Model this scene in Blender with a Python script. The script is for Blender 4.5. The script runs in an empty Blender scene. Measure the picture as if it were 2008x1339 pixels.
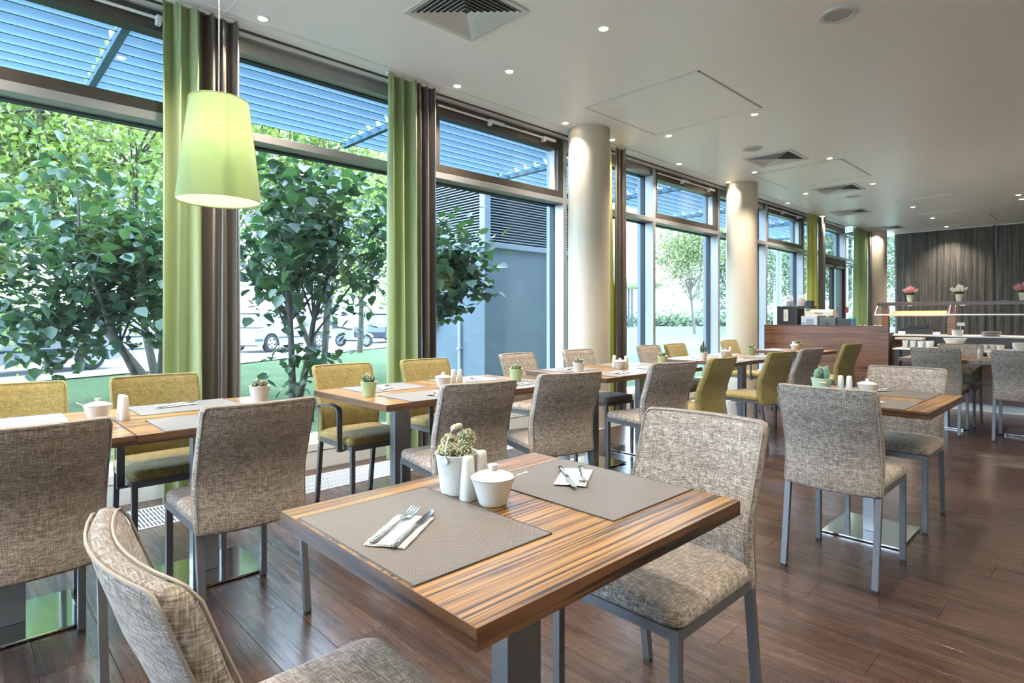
import bpy, bmesh, math, random
import numpy as np
from mathutils import Vector, Matrix
PI = math.pi
R = math.radians
sc = bpy.context.scene
C = sc.collection
random.seed(7)

# ------------------------------------------------------------------ camera, world, exposure
cam_d = bpy.data.cameras.new('camera'); cam = bpy.data.objects.new('camera', cam_d); C.objects.link(cam)
cam.location = (0, 0, 1.2); cam.rotation_euler = (R(90), 0, R(-43.748))
cam_d.sensor_width = 36; cam_d.lens = 36*1140/2008; cam_d.shift_y = -49.5/2008
cam_d.clip_start = .05; cam_d.clip_end = 600
sc.camera = cam
sc.view_settings.view_transform = 'Standard'; sc.view_settings.look = 'None'
sc.view_settings.exposure = 1.6; sc.view_settings.gamma = 1.0; sc.view_settings.use_curve_mapping = False
sc.cycles.use_denoising = True
sc.cycles.use_adaptive_sampling = True; sc.cycles.adaptive_threshold = .05
sc.cycles.max_bounces = 6; sc.cycles.transparent_max_bounces = 8; sc.cycles.diffuse_bounces = 4
sc.cycles.glossy_bounces = 2; sc.cycles.caustics_reflective = False; sc.cycles.caustics_refractive = False
sc.cycles.sample_clamp_indirect = 4.0
w = bpy.data.worlds.new('sky'); sc.world = w; w.use_nodes = True
SKY = 6.7
bg = w.node_tree.nodes['Background']; bg.inputs[0].default_value = (.56, .765, 1.0, 1); bg.inputs[1].default_value = SKY
SPOT_W = 90.0
pd2 = bpy.data.lights.new('portal_end', 'AREA'); pd2.shape = 'RECTANGLE'; pd2.size = 3.2; pd2.size_y = 2.9; pd2.cycles.is_portal = True
po2 = bpy.data.objects.new('daylight_portal_end', pd2); C.objects.link(po2); po2.location = (-3.42, 3.05, 1.67); po2.rotation_euler = (R(90), 0, R(-90))
# window portal: only tells the renderer where the daylight comes in
pd = bpy.data.lights.new('portal', 'AREA'); pd.shape = 'RECTANGLE'; pd.size = 20; pd.size_y = 3.1; pd.cycles.is_portal = True
po = bpy.data.objects.new('daylight_portal', pd); C.objects.link(po); po.location = (7, 4.62, 1.7); po.rotation_euler = (R(-90), 0, 0)

# ------------------------------------------------------------------ materials
def srgb(r, g, b):
    f = lambda c: (c/255/12.92 if c/255 <= .04045 else ((c/255+.055)/1.055)**2.4)
    return (f(r), f(g), f(b), 1)
def newmat(name):
    m = bpy.data.materials.new(name); m.use_nodes = True
    return m, m.node_tree, m.node_tree.nodes['Principled BSDF']
def L(nt, a, b): nt.links.new(a, b)
def N(nt, t, **kw):
    n = nt.nodes.new(t)
    for k, v in kw.items(): setattr(n, k, v)
    return n
def plain(name, col, rough=.5, metal=0, spec=.5, noise=0, nscale=8, bump=0, bscale=200, sheen=0, coat=0):
    m, nt, p = newmat(name)
    p.inputs['Base Color'].default_value = col; p.inputs['Roughness'].default_value = rough
    p.inputs['Metallic'].default_value = metal; p.inputs['Specular IOR Level'].default_value = spec
    p.inputs['Sheen Weight'].default_value = sheen; p.inputs['Coat Weight'].default_value = coat
    tc = N(nt, 'ShaderNodeTexCoord')
    if noise:
        n = N(nt, 'ShaderNodeTexNoise'); n.inputs['Scale'].default_value = nscale; n.inputs['Detail'].default_value = 5
        L(nt, tc.outputs['Object'], n.inputs['Vector'])
        mx = N(nt, 'ShaderNodeMix', data_type='RGBA', blend_type='MIX')
        mx.inputs[6].default_value = tuple(c*(1-noise) for c in col[:3])+(1,)
        mx.inputs[7].default_value = tuple(min(1, c*(1+noise)) for c in col[:3])+(1,)
        L(nt, n.outputs['Fac'], mx.inputs[0]); L(nt, mx.outputs[2], p.inputs['Base Color'])
    if bump:
        n = N(nt, 'ShaderNodeTexNoise'); n.inputs['Scale'].default_value = bscale; n.inputs['Detail'].default_value = 3
        L(nt, tc.outputs['Object'], n.inputs['Vector'])
        b = N(nt, 'ShaderNodeBump'); b.inputs['Strength'].default_value = bump; b.inputs['Distance'].default_value = .002
        L(nt, n.outputs['Fac'], b.inputs['Height']); L(nt, b.outputs[0], p.inputs['Normal'])
    return m
def mapped_noise(nt, src, scale, detail=3, rough=.55, dist=0, loc=None):
    mp = N(nt, 'ShaderNodeMapping'); mp.inputs['Scale'].default_value = scale
    L(nt, src, mp.inputs['Vector'])
    if loc is not None: L(nt, loc, mp.inputs['Location'])
    n = N(nt, 'ShaderNodeTexNoise'); n.inputs['Scale'].default_value = 1; n.inputs['Detail'].default_value = detail
    n.inputs['Roughness'].default_value = rough; n.inputs['Distortion'].default_value = dist
    L(nt, mp.outputs[0], n.inputs['Vector']); return n.outputs['Fac']
def ramp(nt, src, stops):
    r = N(nt, 'ShaderNodeValToRGB'); e = r.color_ramp.elements
    e[0].position, e[0].color = stops[0]; e[1].position, e[1].color = stops[-1]
    for pos, c in stops[1:-1]:
        x = e.new(pos); x.color = c
    L(nt, src, r.inputs[0]); return r.outputs[0]
def math_(nt, op, a, b):
    n = N(nt, 'ShaderNodeMath', operation=op)
    for i, x in enumerate((a, b)):
        if isinstance(x, (int, float)): n.inputs[i].default_value = x
        else: L(nt, x, n.inputs[i])
    return n.outputs[0]
def fabric(name, dark, mid, light, sc_=1.0, plane='yz'):
    m, nt, p = newmat(name)
    tc = N(nt, 'ShaderNodeTexCoord').outputs['Object']
    nn = N(nt, 'ShaderNodeSeparateXYZ'); tcn = N(nt, 'ShaderNodeTexCoord'); L(nt, tcn.outputs['Normal'], nn.inputs[0])
    a = mapped_noise(nt, tc, (42*sc_, 42*sc_, 380*sc_), 2)
    b = mapped_noise(nt, tc, (42*sc_, 380*sc_, 42*sc_), 2)
    c = mapped_noise(nt, tc, (380*sc_, 42*sc_, 42*sc_), 2)
    wt_ = lambda o, x, k=1.0: math_(nt, 'MULTIPLY', x, math_(nt, 'MULTIPLY', math_(nt, 'SUBTRACT', 1.0, math_(nt, 'POWER', math_(nt, 'ABSOLUTE', o, 0), 2.0)), k))
    s = math_(nt, 'ADD', math_(nt, 'ADD', wt_(nn.outputs[2], a, 1.15), wt_(nn.outputs[1], b, .85)), wt_(nn.outputs[0], c, 1.0))
    band = mapped_noise(nt, tc, (3, 3, 45), 2)
    s = math_(nt, 'MULTIPLY', math_(nt, 'ADD', s, math_(nt, 'MULTIPLY', band, .22)), .5)
    sx_ = N(nt, 'ShaderNodeSeparateXYZ'); L(nt, tc, sx_.inputs[0]); cb = N(nt, 'ShaderNodeCombineXYZ')
    wob = mapped_noise(nt, tc, (9, 9, 9), 2)
    i0, i1 = (1, 2) if plane == 'yz' else (1, 0)
    L(nt, sx_.outputs[i0], cb.inputs[0]); L(nt, math_(nt, 'ADD', sx_.outputs[i1], math_(nt, 'MULTIPLY', wob, .006)), cb.inputs[1])
    def brick(scale, mortar, bw=.5, rh=.25):
        bt = N(nt, 'ShaderNodeTexBrick'); L(nt, cb.outputs[0], bt.inputs['Vector']); bt.inputs['Scale'].default_value = scale
        bt.inputs['Color1'].default_value = (.50, .50, .50, 1); bt.inputs['Color2'].default_value = (.85, .85, .85, 1); bt.inputs['Mortar'].default_value = (.0, .0, .0, 1)
        bt.inputs['Mortar Size'].default_value = mortar; bt.inputs['Mortar Smooth'].default_value = .6; bt.inputs['Brick Width'].default_value = bw; bt.inputs['Row Height'].default_value = rh
        return bt.outputs['Color']
    b1 = brick(58, .045); b2 = brick(13, .012, .5, .36)
    wv = math_(nt, 'ADD', math_(nt, 'MULTIPLY', b1, .13), math_(nt, 'MULTIPLY', b2, .06))
    msk = math_(nt, 'POWER', math_(nt, 'ABSOLUTE', nn.outputs[0 if plane == 'yz' else 2], 0), 2.0)
    s2 = math_(nt, 'ADD', math_(nt, 'MULTIPLY', s, .82), wv)
    s = math_(nt, 'ADD', math_(nt, 'MULTIPLY', s, math_(nt, 'SUBTRACT', 1.0, msk)), math_(nt, 'MULTIPLY', s2, msk))
    col = ramp(nt, s, [(.42, dark), (.545, mid), (.68, light)])
    L(nt, col, p.inputs['Base Color']); p.inputs['Roughness'].default_value = .9
    p.inputs['Specular IOR Level'].default_value = .2; p.inputs['Sheen Weight'].default_value = .15
    bp = N(nt, 'ShaderNodeBump'); bp.inputs['Strength'].default_value = .6; bp.inputs['Distance'].default_value = .003
    L(nt, s, bp.inputs['Height']); L(nt, bp.outputs[0], p.inputs['Normal'])
    return m
def zebra(name, dark, mid, light, axis='x', rough=.22, lines=True, k=1.0):
    m, nt, p = newmat(name)
    tc = N(nt, 'ShaderNodeTexCoord').outputs['Object']
    oi = N(nt, 'ShaderNodeObjectInfo').outputs['Random']
    cmb = N(nt, 'ShaderNodeCombineXYZ')
    for i in range(3): L(nt, math_(nt, 'MULTIPLY', oi, 37.0+i*5), cmb.inputs[i])
    sc1 = {'x': (1.6*k, 42*k, 42*k), 'y': (42*k, 1.6*k, 42*k)}[axis]; sc2 = {'x': (1.2*k, 120*k, 120*k), 'y': (120*k, 1.2*k, 120*k)}[axis]
    a = mapped_noise(nt, tc, sc1, 3, .6, .25, cmb.outputs[0]); b = mapped_noise(nt, tc, sc2, 2, .5, .15, cmb.outputs[0])
    col = ramp(nt, a, [(.34, dark), (.44, mid), (.58, light), (.72, mid)])
    if lines:
        ln = ramp(nt, b, [(.39, dark), (.455, (1, 1, 1, 1))])
        mx = N(nt, 'ShaderNodeMix', data_type='RGBA', blend_type='MULTIPLY'); mx.inputs[0].default_value = .85
        L(nt, col, mx.inputs[6]); L(nt, ln, mx.inputs[7]); col = mx.outputs[2]
    L(nt, col, p.inputs['Base Color']); p.inputs['Roughness'].default_value = rough
    bp = N(nt, 'ShaderNodeBump'); bp.inputs['Strength'].default_value = .08; bp.inputs['Distance'].default_value = .001
    L(nt, b, bp.inputs['Height']); L(nt, bp.outputs[0], p.inputs['Normal'])
    return m
M = {}
M['beige'] = fabric('beige_weave', (.080, .062, .050, 1), (.205, .168, .140, 1), (.46, .41, .355, 1))
M['olive'] = fabric('olive_weave', (.11, .08, .024, 1), (.205, .16, .055, 1), (.31, .25, .10, 1))
M['beige_seat'] = fabric('beige_weave_seat', (.080, .062, .050, 1), (.205, .168, .140, 1), (.46, .41, .355, 1), plane='xy')
M['olive_seat'] = fabric('olive_weave_seat', (.11, .08, .024, 1), (.205, .16, .055, 1), (.31, .25, .10, 1), plane='xy')
M['piping'] = plain('beige_piping', (.26, .22, .18, 1), .85)
M['olive_piping'] = plain('olive_piping', (.24, .20, .07, 1), .85)
M['top'] = zebra('zebra_wood_top', (.040, .020, .009, 1), (.185, .090, .028, 1), (.32, .175, .055, 1), rough=.3)
M['edge'] = zebra('zebra_wood_edge', (.025, .011, .006, 1), (.075, .032, .014, 1), (.13, .06, .026, 1), rough=.3)
M['edge_y'] = zebra('zebra_wood_edge_across', (.025, .011, .006, 1), (.075, .032, .014, 1), (.13, .06, .026, 1), axis='y', rough=.3)
M['panelwood'] = zebra('walnut_panel', (.05, .019, .009, 1), (.105, .042, .018, 1), (.165, .073, .03, 1), axis='y', rough=.35, lines=False, k=.55)
M['darkwood'] = zebra('dark_walnut', (.022, .010, .006, 1), (.055, .026, .014, 1), (.085, .042, .024, 1), axis='y', rough=.35, lines=False, k=.6)
M['leg'] = plain('grey_lacquered_steel', (.115, .115, .12, 1), .45, .5)
M['steel'] = plain('brushed_steel', (.24, .24, .245, 1), .42, 1, noise=.12, nscale=90)
M['polish'] = plain('polished_steel', (.72, .72, .71, 1), .10, 1)
M['cutlery'] = plain('cutlery_steel', (.75, .74, .72, 1), .12, 1)
M['rubber'] = plain('black_rubber', (.015, .015, .015, 1), .7)
M['ceiling'] = plain('ceiling_paint', (.90, .87, .865, 1), .38, spec=.35, noise=.015, nscale=2)
M['wall'] = plain('wall_paint', (.90, .89, .87, 1), .8, noise=.03)
M['column'] = plain('column_paint', (.46, .40, .31, 1), .45, noise=.03, nscale=3, bump=.1, bscale=300)
M['skyblock'] = plain('sky_block_dark', (.10, .12, .14, 1), .7, noise=.1)  # kept dark so the added sky block bounces little light onto the slats
M['alu'] = plain('anodised_aluminium', (.36, .355, .35, 1), .45, .6, noise=.04)
M['brown'] = plain('bronze_sash', (.062, .050, .042, 1), .42, .3, noise=.1)
M['gasket'] = plain('dark_gasket', (.02, .03, .035, 1), .6)
M['white'] = plain('white_lacquer', (.60, .59, .57, 1), .35, noise=.02)
M['trim'] = plain('white_trim', (.76, .75, .72, 1), .45)
M['shadowgap'] = plain('dark_void', (.012, .012, .012, 1), .9)
M['grille'] = plain('grille_aluminium', (.72, .74, .76, 1), .35, .6)
M['ceramic'] = plain('white_ceramic', (.60, .58, .53, 1), .14, coat=.4)
M['napkin'] = plain('paper_napkin', (.60, .58, .54, 1), .85, bump=.15, bscale=150)
M['whitepot'] = plain('whitewashed_zinc', (.66, .64, .60, 1), .45, noise=.12, nscale=40)
M['greenpot'] = plain('pistachio_enamel', (.42, .52, .27, 1), .32, noise=.05)
M['minpot'] = plain('mint_enamel', (.46, .62, .42, 1), .32, noise=.05)
M['soil'] = plain('potting_soil', (.10, .045, .025, 1), .95, noise=.5, nscale=120, bump=.8, bscale=150)
M['cactus'] = plain('cactus_green', (.055, .075, .03, 1), .7, noise=.35, nscale=60)
M['cactusb'] = plain('cactus_blue_green', (.10, .20, .14, 1), .7, noise=.2, nscale=60)
M['spine'] = plain('cactus_spines', (.80, .74, .52, 1), .7)
M['cork'] = plain('wooden_grip', (.60, .52, .40, 1), .6, noise=.1, nscale=60)
M['wire'] = plain('wire', (.60, .60, .58, 1), .3, .9)
M['black'] = plain('black_plastic', (.018, .016, .015, 1), .35)
M['white_plastic'] = plain('white_plastic', (.45, .48, .52, 1), .35)
M['red'] = plain('red_plastic', (.42, .012, .02, 1), .4)
M['glassware'] = plain('clear_glassware', (.85, .88, .9, 1), .08); M['glassware'].node_tree.nodes['Principled BSDF'].inputs['Alpha'].default_value = .35
M['jarfill'] = plain('brown_granules', (.42, .20, .09, 1), .9, noise=.3, nscale=200)
M['coffee'] = plain('coffee_beans', (.05, .025, .015, 1), .7, noise=.3, nscale=200)
M['louvre'] = plain('galvanised_louvre', (.085, .15, .20, 1), .8, 0, spec=.1, noise=.1, nscale=6)
M['concrete'] = plain('blue_grey_concrete', (.15, .19, .225, 1), .85, noise=.22, nscale=1.6, bump=.3, bscale=30)
M['concretelite'] = plain('pale_metal_panel', (.24, .29, .33, 1), .6, noise=.05)
M['bark'] = plain('bark', (.075, .062, .052, 1), .9, noise=.35, nscale=12, bump=.6, bscale=40)
M['carpaint'] = plain('silver_car_paint', (.30, .31, .33, 1), .35, .2, coat=.2)
M['cardark'] = plain('dark_car_paint', (.05, .06, .08, 1), .25, .4)
M['carglass'] = plain('car_glass', (.10, .14, .17, 1), .08, coat=.5)
M['tyre'] = plain('tyre', (.03, .03, .033, 1), .8)
M['rim'] = plain('alloy_rim', (.40, .41, .42, 1), .3, .7)
M['road'] = plain('pale_road', (.24, .24, .25, 1), .9, noise=.08, nscale=.6)
M['pave'] = plain('pale_paving', (.34, .34, .34, 1), .9, noise=.06, nscale=1)
M['farwall'] = plain('far_render', (.40, .42, .44, 1), .8, noise=.02)
M['led'] = plain('pale_rail', (.85, .80, .74, 1), .3)
M['copper'] = plain('copper_tint_board', (.52, .27, .12, 1), .35, .2)
def emis(name, col, s):
    m, nt, p = newmat(name); p.inputs['Base Color'].default_value = (0, 0, 0, 1)
    p.inputs['Emission Color'].default_value = col; p.inputs['Emission Strength'].default_value = s; return m
M['lens'] = emis('lamp_lens', (1, .86, .66, 1), 22)
M['diffuser'] = emis('shade_diffuser', (1, .84, .62, 1), .40)
M['exit'] = emis('lit_exit_panel', (.9, 1, .92, 1), 1.2)
M['exitgreen'] = emis('lit_exit_green', (.02, .55, .25, 1), 1.0)
def grass():
    m, nt, p = newmat('lawn'); tc = N(nt, 'ShaderNodeTexCoord').outputs['Object']
    a = mapped_noise(nt, tc, (.5, .5, .5), 4); b = mapped_noise(nt, tc, (14, 14, 14), 4, .7)
    s = math_(nt, 'ADD', math_(nt, 'MULTIPLY', a, .4), math_(nt, 'MULTIPLY', b, .6))
    L(nt, ramp(nt, s, [(.36, (.050, .080, .034, 1)), (.52, (.085, .122, .058, 1)), (.66, (.14, .165, .085, 1))]), p.inputs['Base Color'])
    p.inputs['Roughness'].default_value = .95; p.inputs['Specular IOR Level'].default_value = .1
    bp = N(nt, 'ShaderNodeBump'); bp.inputs['Strength'].default_value = .8; bp.inputs['Distance'].default_value = .03
    L(nt, b, bp.inputs['Height']); L(nt, bp.outputs[0], p.inputs['Normal']); return m
M['grass'] = grass()
def leafmat(name, c1, c2, tr=.45, rough=.4):
    m, nt, p = newmat(name); out = nt.nodes['Material Output']
    g = N(nt, 'ShaderNodeNewGeometry')
    mx = N(nt, 'ShaderNodeMix', data_type='RGBA'); mx.inputs[6].default_value = c1; mx.inputs[7].default_value = c2
    L(nt, g.outputs['Random Per Island'], mx.inputs[0])
    L(nt, mx.outputs[2], p.inputs['Base Color']); p.inputs['Roughness'].default_value = rough
    t = N(nt, 'ShaderNodeBsdfTranslucent'); m2 = N(nt, 'ShaderNodeMix', data_type='RGBA', blend_type='MULTIPLY'); m2.inputs[0].default_value = 1
    L(nt, mx.outputs[2], m2.inputs[6]); m2.inputs[7].default_value = (1.5, 1.7, .7, 1); L(nt, m2.outputs[2], t.inputs['Color'])
    ms = N(nt, 'ShaderNodeMixShader'); ms.inputs[0].default_value = tr
    L(nt, p.outputs[0], ms.inputs[1]); L(nt, t.outputs[0], ms.inputs[2]); L(nt, ms.outputs[0], out.inputs[0]); return m
M['leafdark'] = leafmat('heart_leaf', (.025, .055, .034, 1), (.06, .105, .058, 1), .30, .35)
M['leafbright'] = leafmat('bright_leaf', (.12, .16, .06, 1), (.24, .275, .11, 1), .45, .5)
M['leafpale'] = leafmat('pale_leaf', (.085, .11, .05, 1), (.15, .155, .08, 1), .4, .6)
M['leaffar'] = leafmat('far_leaf', (.07, .10, .075, 1), (.13, .16, .12, 1), .3, .8)
M['heath_pink'] = plain('pink_heather', (.62, .27, .28, 1), .8, noise=.3, nscale=90)
M['heath_white'] = plain('cream_heather', (.82, .78, .60, 1), .8, noise=.1, nscale=90)
M['heath_leaf'] = plain('heather_leaf', (.06, .10, .03, 1), .8)
def cloth(name, col, tr=.35, rough=.55, sheen=.3, spec=.4, vary=0):
    m, nt, p = newmat(name); out = nt.nodes['Material Output']
    tc = N(nt, 'ShaderNodeTexCoord').outputs['Object']
    p.inputs['Roughness'].default_value = rough; p.inputs['Sheen Weight'].default_value = sheen; p.inputs['Specular IOR Level'].default_value = spec
    p.inputs['Base Color'].default_value = col
    fine = mapped_noise(nt, tc, (260, 260, 40), 2)
    bp = N(nt, 'ShaderNodeBump'); bp.inputs['Strength'].default_value = .12; bp.inputs['Distance'].default_value = .002
    L(nt, fine, bp.inputs['Height']); L(nt, bp.outputs[0], p.inputs['Normal'])
    t = N(nt, 'ShaderNodeBsdfTranslucent'); t.inputs['Color'].default_value = col
    if vary:
        v = mapped_noise(nt, tc, (18, 22, .8), 5, .8)
        c = ramp(nt, v, [(.34, tuple(x*.35 for x in col[:3])+(1,)), (.5, col), (.68, tuple(min(1, x*2.6) for x in col[:3])+(1,))])
        L(nt, c, p.inputs['Base Color'])
    ms = N(nt, 'ShaderNodeMixShader'); ms.inputs[0].default_value = tr
    L(nt, p.outputs[0], ms.inputs[1]); L(nt, t.outputs[0], ms.inputs[2]); L(nt, ms.outputs[0], out.inputs[0]); return m
M['curt_green'] = cloth('green_satin', (.37, .45, .23, 1), .35, .42)
M['curt_lime'] = cloth('lime_satin', (.56, .55, .16, 1), .35, .42)
M['curt_brown'] = cloth('taupe_satin', (.052, .040, .034, 1), .03, .30, spec=1.0)
M['curt_back'] = cloth('taupe_crushed_taffeta', (.060, .054, .047, 1), .03, .45, vary=1)
M['shade'] = cloth('lamp_shade_fabric', (.27, .36, .155, 1), .5, .8)
M['seam'] = plain('lamp_shade_seam', (.30, .34, .10, 1), .8)
def glass():
    m, nt, p = newmat('window_glass'); out = nt.nodes['Material Output']
    tr = N(nt, 'ShaderNodeBsdfTransparent'); tr.inputs[0].default_value = (.955, .98, .99, 1)
    gl = N(nt, 'ShaderNodeBsdfGlossy'); gl.inputs['Roughness'].default_value = .01
    lw = N(nt, 'ShaderNodeLayerWeight'); lw.inputs[0].default_value = .5
    class _F: pass
    fr = _F(); fr.outputs = [math_(nt, 'ADD', math_(nt, 'MULTIPLY', math_(nt, 'POWER', lw.outputs['Facing'], 5.0), .55), .028)]
    ms = N(nt, 'ShaderNodeMixShader'); L(nt, fr.outputs[0], ms.inputs[0]); L(nt, tr.outputs[0], ms.inputs[1]); L(nt, gl.outputs[0], ms.inputs[2])
    L(nt, ms.outputs[0], out.inputs[0]); return m
M['glass'] = glass()
def floor_mat():
    m, nt, p = newmat('dark_oak_plank')
    g = N(nt, 'ShaderNodeNewGeometry').outputs['Position']; oi = N(nt, 'ShaderNodeObjectInfo').outputs['Random']
    cmb = N(nt, 'ShaderNodeCombineXYZ')
    for i in range(3): L(nt, math_(nt, 'MULTIPLY', oi, 31.0+7*i), cmb.inputs[i])
    a = mapped_noise(nt, g, (26, 1.7, 1), 4, .6, .5, cmb.outputs[0]); b = mapped_noise(nt, g, (130, 3.0, 1), 3, .6, .8, cmb.outputs[0])
    s = math_(nt, 'ADD', math_(nt, 'MULTIPLY', a, .6), math_(nt, 'MULTIPLY', b, .4))
    s = math_(nt, 'ADD', s, math_(nt, 'MULTIPLY', math_(nt, 'SUBTRACT', oi, .5), .10))
    L(nt, ramp(nt, s, [(.34, (.024, .013, .010, 1)), (.52, (.054, .031, .023, 1)), (.66, (.088, .054, .042, 1))]), p.inputs['Base Color'])
    L(nt, ramp(nt, b, [(.35, (.30, .30, .30, 1)), (.65, (.18, .18, .18, 1))]), p.inputs['Roughness'])
    p.inputs['Specular IOR Level'].default_value = .55
    bp = N(nt, 'ShaderNodeBump'); bp.inputs['Strength'].default_value = .10; bp.inputs['Distance'].default_value = .001
    L(nt, b, bp.inputs['Height']); L(nt, bp.outputs[0], p.inputs['Normal']); return m
M['floor'] = floor_mat()
def mat_mat():
    m, nt, p = newmat('woven_vinyl')
    tc = N(nt, 'ShaderNodeTexCoord').outputs['Object']; sp = N(nt, 'ShaderNodeSeparateXYZ'); L(nt, tc, sp.inputs[0])
    k = 2*PI/.0085
    a = math_(nt, 'ADD', sp.outputs[0], sp.outputs[1]); b = math_(nt, 'SUBTRACT', sp.outputs[0], sp.outputs[1])
    sa = math_(nt, 'SINE', math_(nt, 'MULTIPLY', a, k), 0); sb = math_(nt, 'SINE', math_(nt, 'MULTIPLY', b, k), 0)
    h = math_(nt, 'MULTIPLY', sa, sb)
    L(nt, ramp(nt, math_(nt, 'MULTIPLY_ADD', h, .5), [(.40, (.05, .039, .034, 1)), (.62, (.10, .083, .074, 1)), (.88, (.40, .37, .335, 1))]), p.inputs['Base Color'])
    p.inputs['Roughness'].default_value = .45
    bp = N(nt, 'ShaderNodeBump'); bp.inputs['Strength'].default_value = .5; bp.inputs['Distance'].default_value = .0012
    L(nt, h, bp.inputs['Height']); L(nt, bp.outputs[0], p.inputs['Normal'])
    for n in nt.nodes:
        if n.type == 'MATH' and n.operation == 'MULTIPLY_ADD': n.inputs[2].default_value = .5
    return m
M['placemat'] = mat_mat()

# ------------------------------------------------------------------ mesh helpers
class MB:
    def __init__(s): s.v = []; s.f = []
    def add(s, v, f):
        o = len(s.v); s.v += [tuple(p) for p in v]; s.f += [tuple(i+o for i in q) for q in f]; return s
    def box(s, x0, x1, y0, y1, z0, z1, c=0):
        if c <= 0:
            v = [(x, y, z) for z in (z0, z1) for x, y in ((x0, y0), (x1, y0), (x1, y1), (x0, y1))]
            return s.add(v, [(3, 2, 1, 0), (4, 5, 6, 7), (0, 1, 5, 4), (1, 2, 6, 5), (2, 3, 7, 6), (3, 0, 4, 7)])
        bm = bmesh.new(); bmesh.ops.create_cube(bm, size=1)
        for p in bm.verts: p.co = Vector(((x0+x1)/2+p.co.x*(x1-x0), (y0+y1)/2+p.co.y*(y1-y0), (z0+z1)/2+p.co.z*(z1-z0)))
        bmesh.ops.bevel(bm, geom=list(bm.edges), offset=c, segments=2, affect='EDGES', profile=.5)
        bm.verts.index_update(); s.add([p.co for p in bm.verts], [[q.index for q in f.verts] for f in bm.faces]); bm.free(); return s
    def tube(s, pts, r, n=8, cap=True):
        pts = [Vector(p) for p in pts]; rs = r if isinstance(r, (list, tuple)) else [r]*len(pts)
        v = []; prev = None
        for i, p in enumerate(pts):
            t = (pts[min(i+1, len(pts)-1)]-pts[max(i-1, 0)]).normalized()
            a = t.orthogonal().normalized() if prev is None else (prev-t*prev.dot(t)).normalized()
            prev = a; b = t.cross(a)
            v += [p+(a*math.cos(2*PI*k/n)+b*math.sin(2*PI*k/n))*rs[i] for k in range(n)]
        f = [(i*n+k, i*n+(k+1) % n, (i+1)*n+(k+1) % n, (i+1)*n+k) for i in range(len(pts)-1) for k in range(n)]
        if cap: f += [tuple(range(n-1, -1, -1)), tuple((len(pts)-1)*n+k for k in range(n))]
        return s.add(v, f)
    def lathe(s, prof, n=32, c=(0, 0, 0), sx=1, sy=1, e=1.0):
        v = []
        for r, z in prof:
            for k in range(n):
                a = 2*PI*k/n; ca, sa = math.cos(a), math.sin(a)
                q = 1 if e == 1 else (abs(ca)**e+abs(sa)**e)**(-1/e)
                v.append((c[0]+r*ca*q*sx, c[1]+r*sa*q*sy, c[2]+z))
        f = [(i*n+k, i*n+(k+1) % n, (i+1)*n+(k+1) % n, (i+1)*n+k) for i in range(len(prof)-1) for k in range(n)]
        if prof[0][0] > 0: f.append(tuple(range(n-1, -1, -1)))
        if prof[-1][0] > 0: f.append(tuple((len(prof)-1)*n+k for k in range(n)))
        return s.add(v, f)
    def grid(s, P, closed_u=False):
        nu, nv = len(P), len(P[0]); v = [p for r in P for p in r]
        f = [(i*nv+j, i*nv+(j+1), ((i+1) % nu)*nv+(j+1), ((i+1) % nu)*nv+j) for i in range(nu if closed_u else nu-1) for j in range(nv-1)]
        return s.add(v, f)
    def prism(s, poly, y0, y1, ax='y'):
        n = len(poly); g = {'y': lambda a, b, t: (a, t, b), 'x': lambda a, b, t: (t, a, b), 'z': lambda a, b, t: (a, b, t)}[ax]
        v = [g(a, b, y0) for a, b in poly]+[g(a, b, y1) for a, b in poly]
        return s.add(v, [tuple(range(n)), tuple(range(2*n-1, n-1, -1))]+[(i, n+i, n+(i+1) % n, (i+1) % n) for i in range(n)])
    def xf(s, mat):
        s.v = [tuple(mat @ Vector(p)) for p in s.v]; return s
    def mesh(s, name, m, smooth=None):
        me = bpy.data.meshes.new(name); me.from_pydata(s.v, [], s.f)
        for x in (m if isinstance(m, (list, tuple)) else [m]): me.materials.append(x)
        if smooth is not None:
            me.shade_smooth(); me.set_sharp_from_angle(angle=R(smooth))
        me.update(); return me
def link(name, me, parent=None, loc=(0, 0, 0), rz=0):
    o = bpy.data.objects.new(name, me); C.objects.link(o); o.parent = parent; o.location = loc; o.rotation_euler = (0, 0, rz); return o
def obj(name, mb, m, parent=None, smooth=None, loc=(0, 0, 0), rz=0):
    if not isinstance(m, (list, tuple)): m = M[m] if isinstance(m, str) else m
    return link(name, mb.mesh(name, m, smooth), parent, loc, rz)
def fixn(o):
    bm = bmesh.new(); bm.from_mesh(o.data); bmesh.ops.recalc_face_normals(bm, faces=bm.faces); bm.to_mesh(o.data); bm.free(); return o
def tag(o, label, cat, group=None):
    o['label'] = label; o['category'] = cat
    if group: o['group'] = group
    return o
def thing(name, label, cat, loc=(0, 0, 0), rz=0, group=None):
    return tag(link(name, None, None, loc, rz), label, cat, group)
def struct(name, mb=None, m=None, smooth=None, loc=(0, 0, 0)):
    o = obj(name, mb, m, None, smooth, loc) if mb else link(name, None, None, loc)
    o['kind'] = 'structure'; return o
def copy_tree(o, parent=None, loc=None, rz=None, label=None, group=None):
    c = o.copy(); C.objects.link(c); c.parent = parent
    if loc is not None: c.location = loc
    if rz is not None: c.rotation_euler = (0, 0, rz)
    if label: c['label'] = label
    if group: c['group'] = group
    for ch in o.children: copy_tree(ch, c)
    return c
protos = {}
def place(key, builder, loc, rz, label, group=None):
    if key not in protos:
        t = builder(); protos[key] = t; t.location = loc; t.rotation_euler = (0, 0, rz); t['label'] = label
        if group: t['group'] = group
        return t
    return copy_tree(protos[key], None, loc, rz, label, group)
bx = lambda *a, c=0: MB().box(*a, c=c)

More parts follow.
